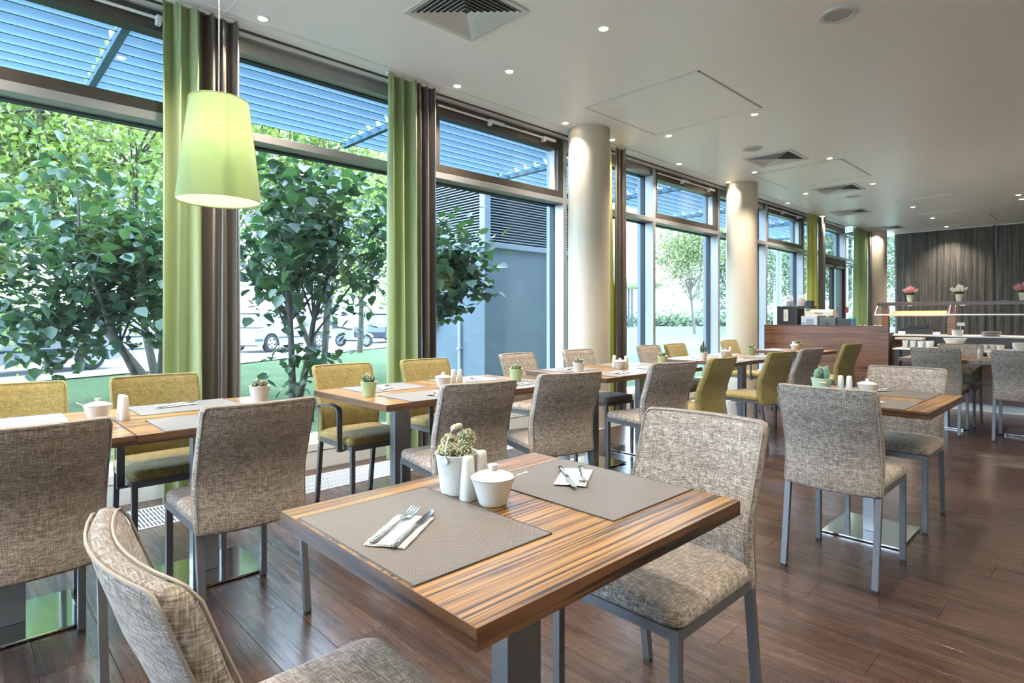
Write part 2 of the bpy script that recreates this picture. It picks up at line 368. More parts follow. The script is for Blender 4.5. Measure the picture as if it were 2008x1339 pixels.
# ------------------------------------------------------------------ room shell
U0, U1, V0, VF, ZC = -3.2, 17.0, -4.6, 4.37, 3.25
floor = struct('floor', bx(U0-.3, U1+.3, V0-.3, 4.7, -.15, -.006), 'shadowgap')
pm = bx(-.0992, .0992, -.5992, .5992, -.012, 0, c=.0006).mesh('plank', M['floor'])
c_, s_ = math.cos(R(46.252)), math.sin(R(46.252))
def proj(u, v, z):
    d = c_*u+s_*v; l = s_*u-c_*v
    return (1004+1140*l/d, 620-1140*(z-1.2)/d, d) if d > .05 else (-9999, 0, -1)
cand = []
i = 0
u = U0+.1
while u < U1:
    v = V0+.6-((i*.43) % 1.2)
    while v < 5.2:
        if not (v-.6 > 4.4): cand.append((u, v))
        v += 1.2
    u += .2; i += 1
def vis(p):
    best = 1e9
    for dv in (-.55, 0, .55):
        x, y, d = proj(p[0], p[1]+dv, 0)
        if d > 0 and -60 < x < 2068 and y < 1400: best = min(best, d)
    return best
cand.sort(key=vis)
for (u, v) in cand[:298]: link('plank', pm, floor, (u, v, 0))
far = MB()
for (u, v) in cand[298:]: far.box(u-.0992, u+.0992, v-.5992, v+.5992, -.012, 0)
o = obj('plank_field', far, 'floor', floor); o['kind'] = 'stuff'
ceiling = struct('ceiling', bx(U0-.3, U1+.3, V0-.3, 4.33, ZC, ZC+.3), 'ceiling')
struct('wall_right', bx(U0-.3, U1+.3, V0-.3, V0, 0, ZC), 'wall')
wl = struct('wall_left', bx(U0-.25, U0, V0, 4.7, 0, .2).box(U0-.25, U0, V0, 1.4, .2, 3.14), 'wall')
obj('wall_head', bx(U0-.25, U0, V0, 4.7, 3.14, ZC), 'wall', wl)
we = struct('window_13')  # guessed glazing behind the camera, added for bluish daylight from the left
obj('glass_pane', bx(U0-.13, U0-.12, 1.4, 4.7, .2, 3.14), 'glass', we)
for k in range(3): obj('mullion', bx(U0-.2, U0, 1.4+1.55*k, 1.46+1.55*k, .2, 3.14), 'alu', we)
obj('transom', bx(U0-.18, U0, 1.4, 4.7, 2.49, 2.55), 'alu', we)
struct('wall_back', bx(U1, U1+.25, V0, 3.72, 0, ZC), 'wall')
# far end glazing beside the back wall
wb = struct('window_12')
obj('glass_pane', bx(U1+.08, U1+.1, 3.72, 4.45, .2, ZC), 'glass', wb)
obj('jamb', bx(U1, U1+.18, 4.18, 4.25, 0, ZC), 'alu', wb)
obj('crossbar', bx(U1, U1+.18, 3.72, 4.4, 2.49, 2.55), 'alu', wb)
obj('sill', bx(U1-.03, U1+.2, 3.72, 4.4, 0, .2), 'white', wb)
# window base casing
bb = struct('baseboard_window', bx(U0, U1, 4.375, 4.62, 0, .135), 'white')
obj('cover_board', bx(U0, U1, 4.37, 4.60, .14, .2, c=.004), 'white', bb)
obj('sill_strip', bx(U0, U1, 4.44, 4.62, .2, .235, c=.004), 'trim', bb)
# ceiling edge trims
tr = struct('trim_1', bx(U0, U1, 4.33, 4.345, ZC-.012, ZC+.1), 'brown')
tr2 = struct('trim_2', bx(U0, U1, 4.345, 4.40, ZC-.02, ZC+.1), 'trim')
tr3 = struct('trim_3', bx(U0, U1, 4.15, 4.17, ZC-.008, ZC), 'trim')
struct('trim_4', bx(U0, U1, 4.40, 4.7, ZC-.03, ZC+.3), 'alu')
# window bays
mull = [-3.2, -2.373, -.516, 1.341, 3.198, 5.055, 6.912, 8.769, 10.58, 12.36, 13.45, 14.98, 17.0]
kinds = ['fixed', 'fixed', 'sash', 'fixed', 'sash', 'fixed', 'sash', 'fixed', 'sash', 'fixed', 'door', 'fixed']
wn = 0
for i in range(len(mull)-1):
    a, b = mull[i]+.03, mull[i+1]-.03; k = kinds[i]
    wn += 1
    W_ = struct('window_%d' % wn if k != 'door' else 'window_11')
    if k == 'door': wn -= 1
    obj('mullion', bx(mull[i+1]-.03, mull[i+1]+.03, 4.40, 4.58, .2, ZC-.03, c=.003), 'alu', W_)
    obj('outer_cap', bx(mull[i+1]-.03, mull[i+1]+.03, 4.60, 4.66, 0, ZC), 'concretelite', W_)
    obj('transom', bx(a, b, 4.40, 4.58, 2.49, 2.55, c=.003), 'alu', W_)
    obj('head_rail', bx(a, b, 4.44, 4.58, 3.13, 3.22), 'alu', W_)
    obj('gasket', bx(a, b, 4.535, 4.60, 2.476, 2.49).box(a, b, 4.535, 4.6, 3.12, 3.13).box(a, a+.012, 4.535, 4.6, .235, 3.13).box(b-.012, b, 4.535, 4.6, .235, 3.13), 'gasket', W_)
    if k != 'door':
        obj('glass_pane', bx(a, b, 4.56, 4.572, .22, 2.49), 'glass', W_)
    if k == 'sash':
        s = MB().box(a, b, 4.405, 4.52, 3.09, 3.20).box(a, b, 4.405, 4.52, 2.552, 2.625).box(a, a+.05, 4.405, 4.52, 2.625, 3.09).box(b-.085, b, 4.405, 4.52, 2.625, 3.09)
        sh = obj('opening_sash', s, 'brown', W_)
        obj('glazing_bead', bx(b-.1, b-.085, 4.45, 4.52, 2.625, 3.09).box(a+.05, a+.058, 4.47, 4.52, 2.625, 3.09), 'white', sh)
        obj('glass_pane', bx(a+.04, b-.07, 4.50, 4.512, 2.6, 3.1), 'glass', sh)
        ac = obj('opener_rod', MB().tube([(a+.02, 4.385, 3.165), (b-.35, 4.385, 3.165)], .011, 8), 'trim', W_, 40)
        m_ = MB()
        for t in (.36, .80):
            x = a+(b-a)*t; m_.box(x, x+.03, 4.36, 4.41, 3.12, 3.18, c=.004).box(x+.03, x+.20, 4.365, 4.395, 3.15, 3.18, c=.004)
        obj('opener_bracket', m_, 'trim', ac)
    else:
        obj('glass_pane', bx(a, b, 4.56, 4.572, 2.55, 3.13), 'glass', W_)
# glazed door
dr = struct('door_1')
a, b = 13.48, 14.95
obj('door_frame', MB().box(a, b, 4.42, 4.55, 2.36, 2.49).box(a, a+.06, 4.42, 4.55, 0, 2.36).box(b-.06, b, 4.42, 4.55, 0, 2.36), 'brown', dr)
mid_ = (a+b)/2
for x0, x1 in ((a+.06, mid_-.004), (mid_+.004, b-.06)):
    lf = obj('door_leaf', MB().box(x0, x0+.075, 4.44, 4.50, .02, 2.355).box(x1-.075, x1, 4.44, 4.50, .02, 2.355).box(x0+.075, x1-.075, 4.44, 4.5, 2.28, 2.355).box(x0+.075, x1-.075, 4.44, 4.5, .02, .16), 'brown', dr)
    obj('glass_pane', bx(x0+.06, x1-.06, 4.465, 4.475, .1, 2.3), 'glass', lf)
    obj('closer', bx(x0+.05, x1-.1, 4.39, 4.44, 2.29, 2.34, c=.004), 'alu', lf)
# round columns
for n, (u, v) in enumerate([(5.055, 4.05), (8.83, 4.06), (16.2, 4.10)]):
    t = struct('column_%d' % (n+1), MB().lathe([(.228, 0), (.228, ZC)], 64), 'column', 30, (u, v, 0)); t['kind'] = 'structure'
# floor grille along the windows
gr = struct('trim_5')
obj('grille_frame', MB().box(U0, U1, 3.80, 3.812, -.004, .004).box(U0, U1, 4.183, 4.195, -.004, .004), 'grille', gr)
obj('grille_pit', bx(U0, U1, 3.812, 4.183, -.005, .0005), 'shadowgap', gr)
g = MB(); u = -1.5
while u < 16.9:
    g.box(u, u+.008, 3.812, 4.183, .0005, .004); u += .0195
for v in (3.90, 4.0, 4.1): g.box(-1.5, 16.9, v-.002, v+.002, .0005, .0025)
o = obj('grille_slats', g, 'grille', gr); o['kind'] = 'stuff'

# ------------------------------------------------------------------ ceiling fittings
def downlight():
    t = thing('ceiling_spotlight', '', 'light')
    obj('bezel', MB().lathe([(.030, 0), (.040, -.004), (.046, -.004), (.047, 0)], 24), 'trim', t, 40)
    obj('lens', MB().lathe([(.030, -.0015), (.0, -.003)][::-1], 20), 'lens', t)
    return t
vis_l = [(1.53, 4.085), (3.23, 4.08), (4.68, 4.07), (5.52, 4.08), (7.04, 4.10), (8.54, 4.13), (10.89, 4.16), (12.86, 4.2), (15.85, 4.0),
         (3.352, 3.534), (5.86, 3.543), (8.216, 3.59), (10.266, 3.625),
         (3.34, 2.544), (5.864, 2.563), (8.2, 2.6), (10.258, 2.638), (12.99, 2.68), (14.75, 2.70), (16.39, 2.736), (12.98, 1.18), (13.49, 1.187)]
hid_l = [(1.28, 1.0), (3.62, .95), (.95, 2.545), (.95, 3.534), (-1.2, 2.545), (-1.2, 1.0), (.2, -.9), (2.6, -1.1), (5.2, -1.6), (8.2, -1.7), (11, -1.6), (14, -1.6), (-.3, 4.08)]
spot_d = bpy.data.lights.new('spot_lamp', 'SPOT'); spot_d.energy = SPOT_W; spot_d.color = (1, .88, .73)
spot_d.spot_size = R(112); spot_d.spot_blend = 1.0; spot_d.shadow_soft_size = .014
spot_c = spot_d.copy(); spot_c.energy = SPOT_W*.45
names_v = {4: 'window-side row of the ceiling', 3: 'second row from the windows', 2: 'third row from the windows', 1: 'far right pair'}
for n, (u, v) in enumerate(vis_l+hid_l):
    if n < len(vis_l):
        row = names_v[4 if v > 3.8 else 3 if v > 3 else 2 if v > 2 else 1]
        ordn = sorted([q[0] for q in vis_l if (4 if q[1] > 3.8 else 3 if q[1] > 3 else 2 if q[1] > 2 else 1) == (4 if v > 3.8 else 3 if v > 3 else 2 if v > 2 else 1)]).index(u)
        lab = 'round recessed spotlight, %s from the camera in the %s' % (['first', 'second', 'third', 'fourth', 'fifth', 'sixth', 'seventh', 'eighth', 'ninth'][ordn], row)
        grp = 'recessed ceiling spotlights'
    else:
        lab, grp = 'small round recessed ceiling spotlight outside the picture', 'unseen recessed ceiling spotlights'
    t = place('downlight', downlight, (u, v, ZC), 0, lab, grp)
    lo = bpy.data.objects.new('spot_lamp', spot_c if (v > 3.8 and min(abs(u-q) for q in (5.055, 8.83, 16.2)) < .6) else spot_d); C.objects.link(lo); lo.location = (u, v, ZC-.02)
def vent():
    t = thing('ceiling_air_vent', '', 'air vent')
    obj('backing', bx(-.28, .28, -.28, .28, -.004, -.001), plain('vent_dark', (.05, .05, .05, 1), .8), t)
    k = 0
    m_ = MB().box(-.30, .30, -.30, -.265, -.012, -.002).box(-.30, .30, .265, .30, -.012, -.002).box(-.30, -.265, -.265, .265, -.012, -.002).box(.265, .30, -.265, .265, -.012, -.002)
    obj('frame', m_, 'white', t)
    for k in range(8):
        r1 = .258-.031*k; r0 = r1-.017; b = MB()
        zi, zo = -.004, -.016
        vv = [(sx*r1, sy*r1, zo) for sx, sy in ((-1, -1), (1, -1), (1, 1), (-1, 1))]+[(sx*r0, sy*r0, zi) for sx, sy in ((-1, -1), (1, -1), (1, 1), (-1, 1))]
        vv += [(x, y, z+.003) for x, y, z in vv]
        ff = []
        for j in range(4):
            q = (j+1) % 4; ff += [(j, q, 4+q, 4+j), (8+j, 12+j, 12+q, 8+q), (j, 8+j, 8+q, q), (4+j, 4+q, 12+q, 12+j)]
        b.add(vv, ff); obj('vane', b, 'white', t)
    return t
for n, (u, v, l) in enumerate([(2.475, 3.03, 'nearest the camera at the top of the picture'), (7.70, 3.09, 'just beyond the middle ceiling speaker'), (10.27, 3.12, 'between the far access panel and the far speaker'), (12.7, 3.66, 'second from the far end'), (15.6, 3.72, 'at the far end above the door')]):
    place('vent', vent, (u, v, ZC), 0, 'square white louvred ceiling air vent, '+l, 'ceiling air vents')
def speaker():
    t = thing('ceiling_speaker', '', 'speaker')
    obj('rim', MB().lathe([(.085, -.003), (.09, -.012), (.112, -.012), (.118, 0)], 40), 'white', t, 40)
    obj('mesh_cover', MB().lathe([(0, -.006), (.086, -.006)], 40), plain('speaker_mesh', (.42, .43, .43, 1), .6, bump=.4, bscale=400), t)
    return t
for (u, v, l) in [(4.329, 1.32, 'large in the upper right of the picture'), (7.03, 3.10, 'in the middle of the ceiling before a vent'), (11.07, 3.15, 'far down the ceiling beyond the vents')]:
    place('speaker', speaker, (u, v, ZC), 0, 'round white ceiling speaker, '+l, 'ceiling speakers')
def panel(a, b, c, d, lab):
    t = thing('ceiling_access_panel', lab, 'hatch', ((a+b)/2, (c+d)/2, ZC), group='ceiling access panels')
    hx, hy = (b-a)/2, (d-c)/2
    obj('door_panel', bx(-hx+.016, hx-.016, -hy+.016, hy-.016, -.004, 0), 'ceiling', t)
    obj('frame', MB().box(-hx, hx, -hy, -hy+.01, -.007, 0).box(-hx, hx, hy-.01, hy, -.007, 0).box(-hx, -hx+.01, -hy, hy, -.007, 0).box(hx-.01, hx, -hy, hy, -.007, 0), 'trim', t)
    obj('shadow_gap', bx(-hx-.008, hx+.008, -hy-.008, hy+.008, -.001, 0), plain('panel_gap', (.35, .33, .30, 1), .8), t)
panel(4.48, 5.72, 2.43, 3.63, 'large square access panel in the white ceiling near the first column')
panel(8.34, 9.61, 2.50, 3.68, 'large square access panel in the white ceiling beyond the middle vent')
panel(15.0, 16.17, 1.8, 3.0, 'square access panel in the ceiling in front of the back curtains')
for (u, v0, v1, l) in [(12.1, 1.93, 2.76, 'nearer'), (14.02, 1.955, 2.79, 'farther')]:
    t = thing('ceiling_strip_diffuser', 'long narrow white air slot in the ceiling, the '+l+' of two before the back curtains', 'air vent', (u, (v0+v1)/2, ZC))
    h = (v1-v0)/2
    obj('frame', MB().box(-.07, -.055, -h, h, -.008, 0).box(.055, .07, -h, h, -.008, 0).box(-.055, .055, -h, -h+.015, -.008, 0).box(-.055, .055, h-.015, h, -.008, 0), 'trim', t)
    obj('slot', bx(-.055, .055, -h+.015, h-.015, -.003, 0), 'wall', t)
# exit sign
t = thing('exit_sign', 'small lit green running man exit sign hanging from the ceiling', 'sign', (13.77, 3.99, 3.05), R(-40))
obj('panel', bx(-.014, .014, -.10, .10, -.055, .055, c=.004), 'exit', t)
obj('pictogram', MB().box(-.016, -.0145, -.09, -.03, -.045, .045).box(-.016, -.0145, .035, .09, -.045, .045).lathe([(.0001, 0), (.012, .0)], 12, (0, 0, 0)).tube([(-.015, -.005, .03), (-.015, .0, .0), (-.015, .012, -.02), (-.015, .005, -.045)], .006, 6).tube([(-.015, 0, .0), (-.015, -.012, -.025), (-.015, -.022, -.04)], .006, 6).tube([(-.015, -.02, .015), (-.015, -.003, .02), (-.015, .015, .005)], .005, 6), 'exitgreen', t)
obj('housing', bx(-.02, .02, -.11, .11, .055, .08, c=.004), 'white', t)
obj('rod', MB().tube([(0, -.06, .08), (0, -.06, .2)], .004, 6).tube([(0, .06, .08), (0, .06, .2)], .004, 6), 'wire', t)
t = thing('fire_alarm_box', 'small red fire alarm box with a white plate beside the glass door', 'alarm', (14.97, 4.39, 1.35))
obj('housing', bx(-.07, .07, -.035, .01, -.07, .07, c=.006), 'red', t)
obj('plate', bx(-.042, .042, -.039, -.035, -.042, .042), 'white', t)
obj('button', MB().box(-.012, .012, -.043, -.039, -.025, .02, c=.002), 'black', t)

# ------------------------------------------------------------------ curtains
def curtain(name, a, b, v, mat, lab, pleats, seed, amp=.045, z0=.01, z1=3.235, flare=0, along='u', group=None, lean=0):
    rnd = random.Random(seed); n = pleats*10; rows = 20
    ph = [rnd.uniform(0, 6.28) for _ in range(4)]; front = []; back = []
    for j in range(rows+1):
        t = j/rows; z = z0+(z1-z0)*t; rf = []; rb = []
        cinch = 1-.0*t
        for i in range(n+1):
            s = i/n; wob = .25*math.sin(3.1*t+ph[0]+s*4)*(1-t)
            ww = (b-a)*(1+flare*(1-t)); mid = (a+b)/2+lean*(1-t)
            x = mid+(s-.5)*ww
            wave = math.sin(2*PI*pleats*.62*s+wob*2+ph[1])+.35*math.sin(2*PI*pleats*.31*s+ph[2]+1.4*t)+(.5*math.sin(2*PI*pleats*2.1*s+ph[3])*max(0, t-.8)*3)
            y = amp*wave*(.75+.35*(1-t)) if t < .985 else amp*.55*wave
            x += .012*math.cos(2*PI*pleats*s+ph[1])*(1-t)
            p = (x, v+y) if along == 'u' else (v+y, x)
            q = (x, v+y+.006) if along == 'u' else (v+y+.006, x)
            rf.append((p[0], p[1], z)); rb.append((q[0], q[1], z))
        front.append(rf); back.append(rb)
    m_ = MB(); m_.grid(front); m_.grid([r[::-1] for r in back])
    nv = n+1; off = (rows+1)*nv
    for j in range(rows):
        m_.f.append((j*nv, (j+1)*nv, off+(j+1)*nv+n, off+j*nv+n)); m_.f.append((j*nv+n, off+j*nv, off+(j+1)*nv, (j+1)*nv+n))
    for i in range(n):
        m_.f.append((i, off+n-i, off+n-i-1, i+1)); m_.f.append((rows*nv+i, rows*nv+i+1, off+rows*nv+n-i-1, off+rows*nv+n-i))
    t = thing(name, lab, 'curtain', group=group)
    obj('drape', m_, mat, t, 60)
    hd = MB().box(*((a, b, v-.012, v+.018) if along == 'u' else (v-.012, v+.018, a, b)), z1-.01, z1+.012)
    obj('heading_rail', hd, 'trim', t)
    return t
curtain('curtain', .955, 1.205, 4.235, 'curt_green', 'bright green satin curtain behind the lit pendant lamp, leftmost', 4, 1, .045, flare=.10)
curtain('curtain', 1.185, 1.425, 4.24, 'curt_brown', 'dark taupe satin curtain hanging directly behind the green lampshade', 5, 2, .035)
curtain('curtain', 2.61, 2.90, 4.235, 'curt_green', 'bright green satin curtain in front of the window post before the first column', 4, 3, .045, flare=.05)
curtain('curtain', 2.88, 3.125, 4.24, 'curt_brown', 'dark taupe satin curtain beside the grey concrete outbuilding window', 5, 4, .035)
curtain('curtain', 5.44, 5.78, 4.27, 'curt_lime', 'yellow-green satin curtain half hidden behind the first round column', 4, 5, .04, flare=.15, lean=.05)
curtain('curtain', 5.73, 5.94, 4.19, 'curt_brown', 'dark taupe satin curtain just right of the first round column', 4, 6, .035, flare=.30, lean=.0)
curtain('curtain', 12.17, 12.62, 4.24, 'curt_lime', 'yellow-green satin curtain left of the glass door', 5, 7, .05, flare=.25)
curtain('curtain', 12.72, 13.12, 4.24, 'curt_brown', 'narrow dark taupe satin curtain left of the glass door', 4, 8, .04)
curtain('curtain', 15.0, 15.75, 4.20, 'curt_green', 'light green satin curtain between the glass door and the far column', 7, 9, .05, flare=.05)
curtain('curtain', 15.77, 16.0, 4.15, 'curt_brown', 'narrow dark taupe curtain touching the far column', 3, 10, .04, flare=.4, lean=.1)
curtain('curtain', 1.95, 3.85, 16.80, 'curt_back', 'wide crushed taupe curtain on the back wall, the left one', 22, 11, .009, z0=.02, along='v')
curtain('curtain', -1.6, 1.90, 16.80, 'curt_back', 'wide crushed taupe curtain on the back wall, the right one', 38, 12, .009, z0=.02, along='v')

# ------------------------------------------------------------------ pendant lamp
PL = (.917, 2.998)
t = thing('pendant_lamp', 'conical green fabric pendant lamp hanging above the left window tables', 'lamp', (PL[0], PL[1], 0))
z0, z1 = 1.752, 2.236
sh = obj('lamp_shade', MB().lathe([(.186, z0), (.130, z1)], 72), 'shade', t, 40)
sh.data.polygons.foreach_set('use_smooth', [True]*len(sh.data.polygons))
bm = bmesh.new(); bm.from_mesh(sh.data)
bmesh.ops.delete(bm, geom=[f for f in bm.faces if len(f.verts) > 4], context='FACES'); bm.to_mesh(sh.data); bm.free()
sm = MB()
ang = R(-18)
sm.tube([(.1868*math.cos(ang), .1868*math.sin(ang), z0), (.1308*math.cos(ang), .1308*math.sin(ang), z1)], .0022, 6)
obj('seam', sm, 'seam', sh)
obj('rim', MB().tube([(.186*math.cos(k*PI/24), .186*math.sin(k*PI/24), z0) for k in range(49)], .0018, 6, False).tube([(.130*math.cos(k*PI/24), .130*math.sin(k*PI/24), z1) for k in range(49)], .0018, 6, False), 'seam', sh)
obj('diffuser', MB().lathe([(0, z0+.006), (.184, z0+.006)], 48), 'diffuser', t)
obj('cable', MB().tube([(0, 0, z1-.1), (0, 0, ZC)], .003, 6).tube([(0, 0, 2.64), (.05, -.04, 2.70), (.30, -.22, ZC)], .0016, 6), 'wire', t)
obj('bulb_holder', MB().lathe([(.02, z1-.12), (.022, z1-.05), (.01, z1-.03)], 16).tube([(-.128, 0, z1-.005), (.128, 0, z1-.005)], .002, 6).tube([(0, -.128, z1-.005), (0, .128, z1-.005)], .002, 6), 'white', t, 40)
pld = bpy.data.lights.new('lamp_bulb', 'POINT'); pld.energy = .95; pld.color = (1, .92, .76); pld.shadow_soft_size = .04
plo = bpy.data.objects.new('lamp_bulb', pld); C.objects.link(plo); plo.location = (PL[0], PL[1], 2.04)
pend = t
PB = bpy.data.lights.new('pendant_bulb', 'POINT'); PB.energy = 190; PB.color = (1, .92, .82); PB.shadow_soft_size = .05
for n, (u, v) in enumerate([(-1.6, 3.0), (-1.9, .6), (.6, -2.2), (3.2, -1.9), (5.6, -1.5), (8.4, -1.9), (12.0, -1.9), (15, -2.2)]):
    copy_tree(pend, None, (u, v, 0), None, 'conical green fabric pendant lamp outside the picture', 'unseen pendant lamps')
    q = bpy.data.objects.new('pendant_bulb', PB); C.objects.link(q); q.location = (u, v, 2.10)
# ------------------------------------------------------------------ chairs
def ring_back(wid, th, n=7):
    # rounded slab outline in (x depth, y width)
    hw, ht, r = wid/2, th/2, min(.018, th/2*.9); P = []
    for cx_, cy_, a0 in ((ht-r, hw-r, 0), (-ht+r, hw-r, 90), (-ht+r, -hw+r, 180), (ht-r, -hw+r, 270)):
        if a0 in (180,):
            pass
        for k in range(4):
            a = R(a0+k*30); P.append((cx_+r*math.cos(a), cy_+r*math.sin(a)))
        if a0 == 90:
            for q in range(1, 8): P.append((-ht, (hw-r)*(1-q/4)))
        if a0 == 270:
            for q in range(1, 8): P.append((ht, -(hw-r)*(1-q/4)))
    return P
def back_x(z): return -.206+.020*math.sin(max(0, min(1, (z-.40)/.34))*PI)-.088*max(0, (z-.56)/.32)**1.4
def bend(x, y): return x+.038*(y/.21)**2-.018
def chair(fab, pip, arms=False):
    t = thing('armchair' if arms else 'dining_chair', '', 'chair')
    m_ = MB(); zs = [.398, .402, .41, .45, .5, .55, .6, .65, .7, .75, .8, .84, .862, .872, .878, .880]
    ins = [.012, .004, 0, 0, 0, 0, 0, 0, 0, 0, 0, 0, .002, .006, .012, .020]
    rows = []
    for z, d in zip(zs, ins):
        wd = .415+.012*(z-.4)/.48-2*d*.8; th = .052-.010*(z-.4)/.48-2*min(d, .018)*.9
        rows.append([(bend(x, y)+back_x(z), y, z) for x, y in ring_back(wd, max(.01, th))])
    n = len(rows[0]); m_.grid([r+[r[0]] for r in rows])
    m_.f += [tuple(range(n-1, -1, -1)), tuple((len(rows)-1)*(n+1)+k for k in range(n))]
    bk = fixn(obj('backrest', m_, fab, t, 60))
    pp = MB()
    for sx in (-1, 1):
        path = []
        for z in (.41, .5, .6, .7, .8, .855): path.append((bend(sx*(.026-.005*(z-.4)/.48), .207)+back_x(z)+sx*.0, .209+.004*(z-.4)/.48-.006, z))
        path += [(bend(sx*.018, .198)+back_x(.875), .198, .874)]
        for q in range(9):
            y = .18-.045*q; path.append((bend(sx*.017, y)+back_x(.877), y, .8775))
        path += [(x, -y, z) for x, y, z in path[6::-1]]
        pp.tube(path, .0024, 5)
    obj('piping', pp, pip, bk, 60)
    # seat
    s = MB(); rows = []
    for z, d in ((.432, .006), (.436, .001), (.445, 0), (.462, 0), (.472, .004), (.479, .012), (.483, .026), (.487, .07), (.489, .14)):
        hx, hy, r = .2175-d, .209-d, max(.012, .035-d*.2); ring = []
        for cx_, cy_, a0 in ((hx-r, hy-r, 0), (-hx+r, hy-r, 90), (-hx+r, -hy+r, 180), (hx-r, -hy+r, 270)):
            for k in range(5):
                a = R(a0+k*22.5); ring.append((.0165+cx_+r*math.cos(a), cy_+r*math.sin(a), z))
        rows.append(ring+[ring[0]])
    s.grid(rows); n = len(rows[0])-1
    s.f += [tuple(range(n-1, -1, -1)), tuple((len(rows)-1)*(n+1)+k for k in range(n))]
    fixn(obj('seat', s, fab+'_seat', t, 60))
    f = MB().box(-.205, .233, .180, .205, .405, .432).box(-.205, .233, -.205, -.180, .405, .432).box(.208, .233, -.180, .180, .405, .432).box(-.205, -.18, -.18, .18, .405, .432)
    obj('seat_frame', f, 'leg', t)
    for sy in (-1, 1):
        a = obj('leg', MB().box(.208, .233, sy*.205 if sy < 0 else .180, -.180 if sy < 0 else .205, .012, .405, c=.001), 'leg', t)
        obj('foot_cap', bx(.209, .232, min(sy*.204, sy*.181), max(sy*.204, sy*.181), 0, .012), 'rubber', a)
        q = MB(); y0, y1 = min(sy*.205, sy*.180), max(sy*.205, sy*.180)
        top, bot = -.200, -.258
        q.add([(bot, y0, .012), (bot+.025, y0, .012), (bot+.025, y1, .012), (bot, y1, .012), (top, y0, .405), (top+.025, y0, .405), (top+.025, y1, .405), (top, y1, .405)],
              [(3, 2, 1, 0), (4, 5, 6, 7), (0, 1, 5, 4), (1, 2, 6, 5), (2, 3, 7, 6), (3, 0, 4, 7)])
        a = obj('leg', q, 'leg', t)
        obj('foot_cap', bx(bot+.001, bot+.024, y0+.001, y1-.001, 0, .012), 'rubber', a)
        if arms:
            # flat bar: up from the side of the seat frame then curving back to the backrest
            P = [(.135, .40), (.135, .62), (.13, .640), (.115, .652), (.06, .660), (0, .662), (-.08, .655), (-.15, .640), (-.20, .618)]
            yy0, yy1 = min(sy*.215, sy*.247), max(sy*.215, sy*.247); mm = MB()
            out = []
            for k, (x, z) in enumerate(P):
                xa, za = P[max(k-1, 0)]; xb, zb = P[min(k+1, len(P)-1)]; dx, dz = xb-xa, zb-za; l_ = math.hypot(dx, dz)
                nx, nz = -dz/l_*.005, dx/l_*.005
                out.append([(x+nx, yy0, z+nz), (x+nx, yy1, z+nz), (x-nx, yy1, z-nz), (x-nx, yy0, z-nz), (x+nx, yy0, z+nz)])
            mm.grid(out); mm.f += [(0, 1, 2, 3), tuple(len(out)*5-5+k for k in (3, 2, 1, 0))]
            arm = fixn(obj('armrest', mm, 'leg', t, 40))
            obj('bracket', bx(.12, .15, min(sy*.20, sy*.247), max(sy*.20, sy*.247), .395, .405), 'leg', arm)
    return t
B = lambda: chair('beige', 'piping'); G = lambda: chair('olive', 'olive_piping'); GA = lambda: chair('olive', 'olive_piping', True)
UP, DN, RT, LF = PI/2, -PI/2, 0, PI
chairs = [
 ('beige', B, .46, .975, RT, 'beige woven chair at the bottom left edge, left end of the foreground table'),
 ('beige', B, 1.50, .945, LF, 'beige woven dining chair at the right end of the foreground table, facing left'),
 ('beige', B, .155, 2.515, UP, 'brown-beige woven chair, back to us, cut by the left edge of the picture'),
 ('beige', B, .835, 2.515, UP, 'brown-beige woven dining chair, its back to us, at the second window table from the left'),
 ('beige', B, 1.905, 2.435, UP-R(10), 'beige woven chair, back to us, behind the cactus bucket of the foreground table'),
 ('beige', B, 2.62, 2.43, UP-R(17), 'beige woven chair turned slightly right, behind the far corner of the foreground table'),
 ('beige', B, 3.71, 2.42, UP-R(15), 'grey-beige woven chair with a blue-grey seat before the third window table pair'),
 ('olive', G, 4.32, 2.41, UP, 'olive green chair seen from behind, left of the two green chairs in the middle aisle'),
 ('olive', G, 5.46, 2.39, UP-R(8), 'olive green chair seen from behind, right of the two green chairs in the middle aisle'),
 ('beige', B, 6.21, 2.39, UP-R(8), 'narrow looking beige chair with its back to us before the wooden partition'),
 ('olive', G, 7.64, 2.43, UP-R(8), 'olive green chair standing alone in front of the wooden partition'),
 ('beige', B, 3.13, .925, RT, 'grey-blue shaded woven chair with its back to us at the right aisle table'),
 ('beige', B, 4.07, .93, LF, 'beige woven chair on the far side of the right aisle table, facing us'),
 ('beige', B, 7.48, 1.30, RT, 'grey woven chair, back to us, at the far right table, left of two'),
 ('beige', B, 8.13, 1.27, LF, 'sand coloured chair facing us behind the far right table, before the buffet'),
 ('beige', B, 7.43, .64, RT, 'grey woven chair cut by the right edge of the picture, back to us'),
 ('olive_arm', GA, .19, 3.37, DN, 'olive green chair by the window behind the leftmost table'),
 ('olive_arm', GA, .79, 3.37, DN, 'olive green armchair by the window below the pendant lamp'),
 ('olive_arm', GA, 1.88, 3.34, DN, 'olive green armchair by the window with a visible curved metal armrest'),
 ('olive_arm', GA, 2.54, 3.33, DN, 'olive green armchair in front of the green curtain, behind the sugar bowl table'),
 ('beige', B, 3.53, 3.34, DN+R(4), 'beige chair by the window in front of the concrete outbuilding'),
 ('beige', B, 4.33, 3.34, DN, 'beige chair standing in front of the first round column'),
 ('beige', B, 5.53, 3.33, DN, 'beige chair by the window just right of the first curtain pair'),
 ('olive', G, 6.08, 3.33, DN, 'olive green chair facing us by the window between the two columns'),
 ('olive_arm', GA, 7.50, 3.36, DN, 'olive green armchair in front of the second round column')]
for key, bld, u, v, rz, lab in chairs:
    place('chair_'+key, bld, (u, v, 0), rz, lab, None)

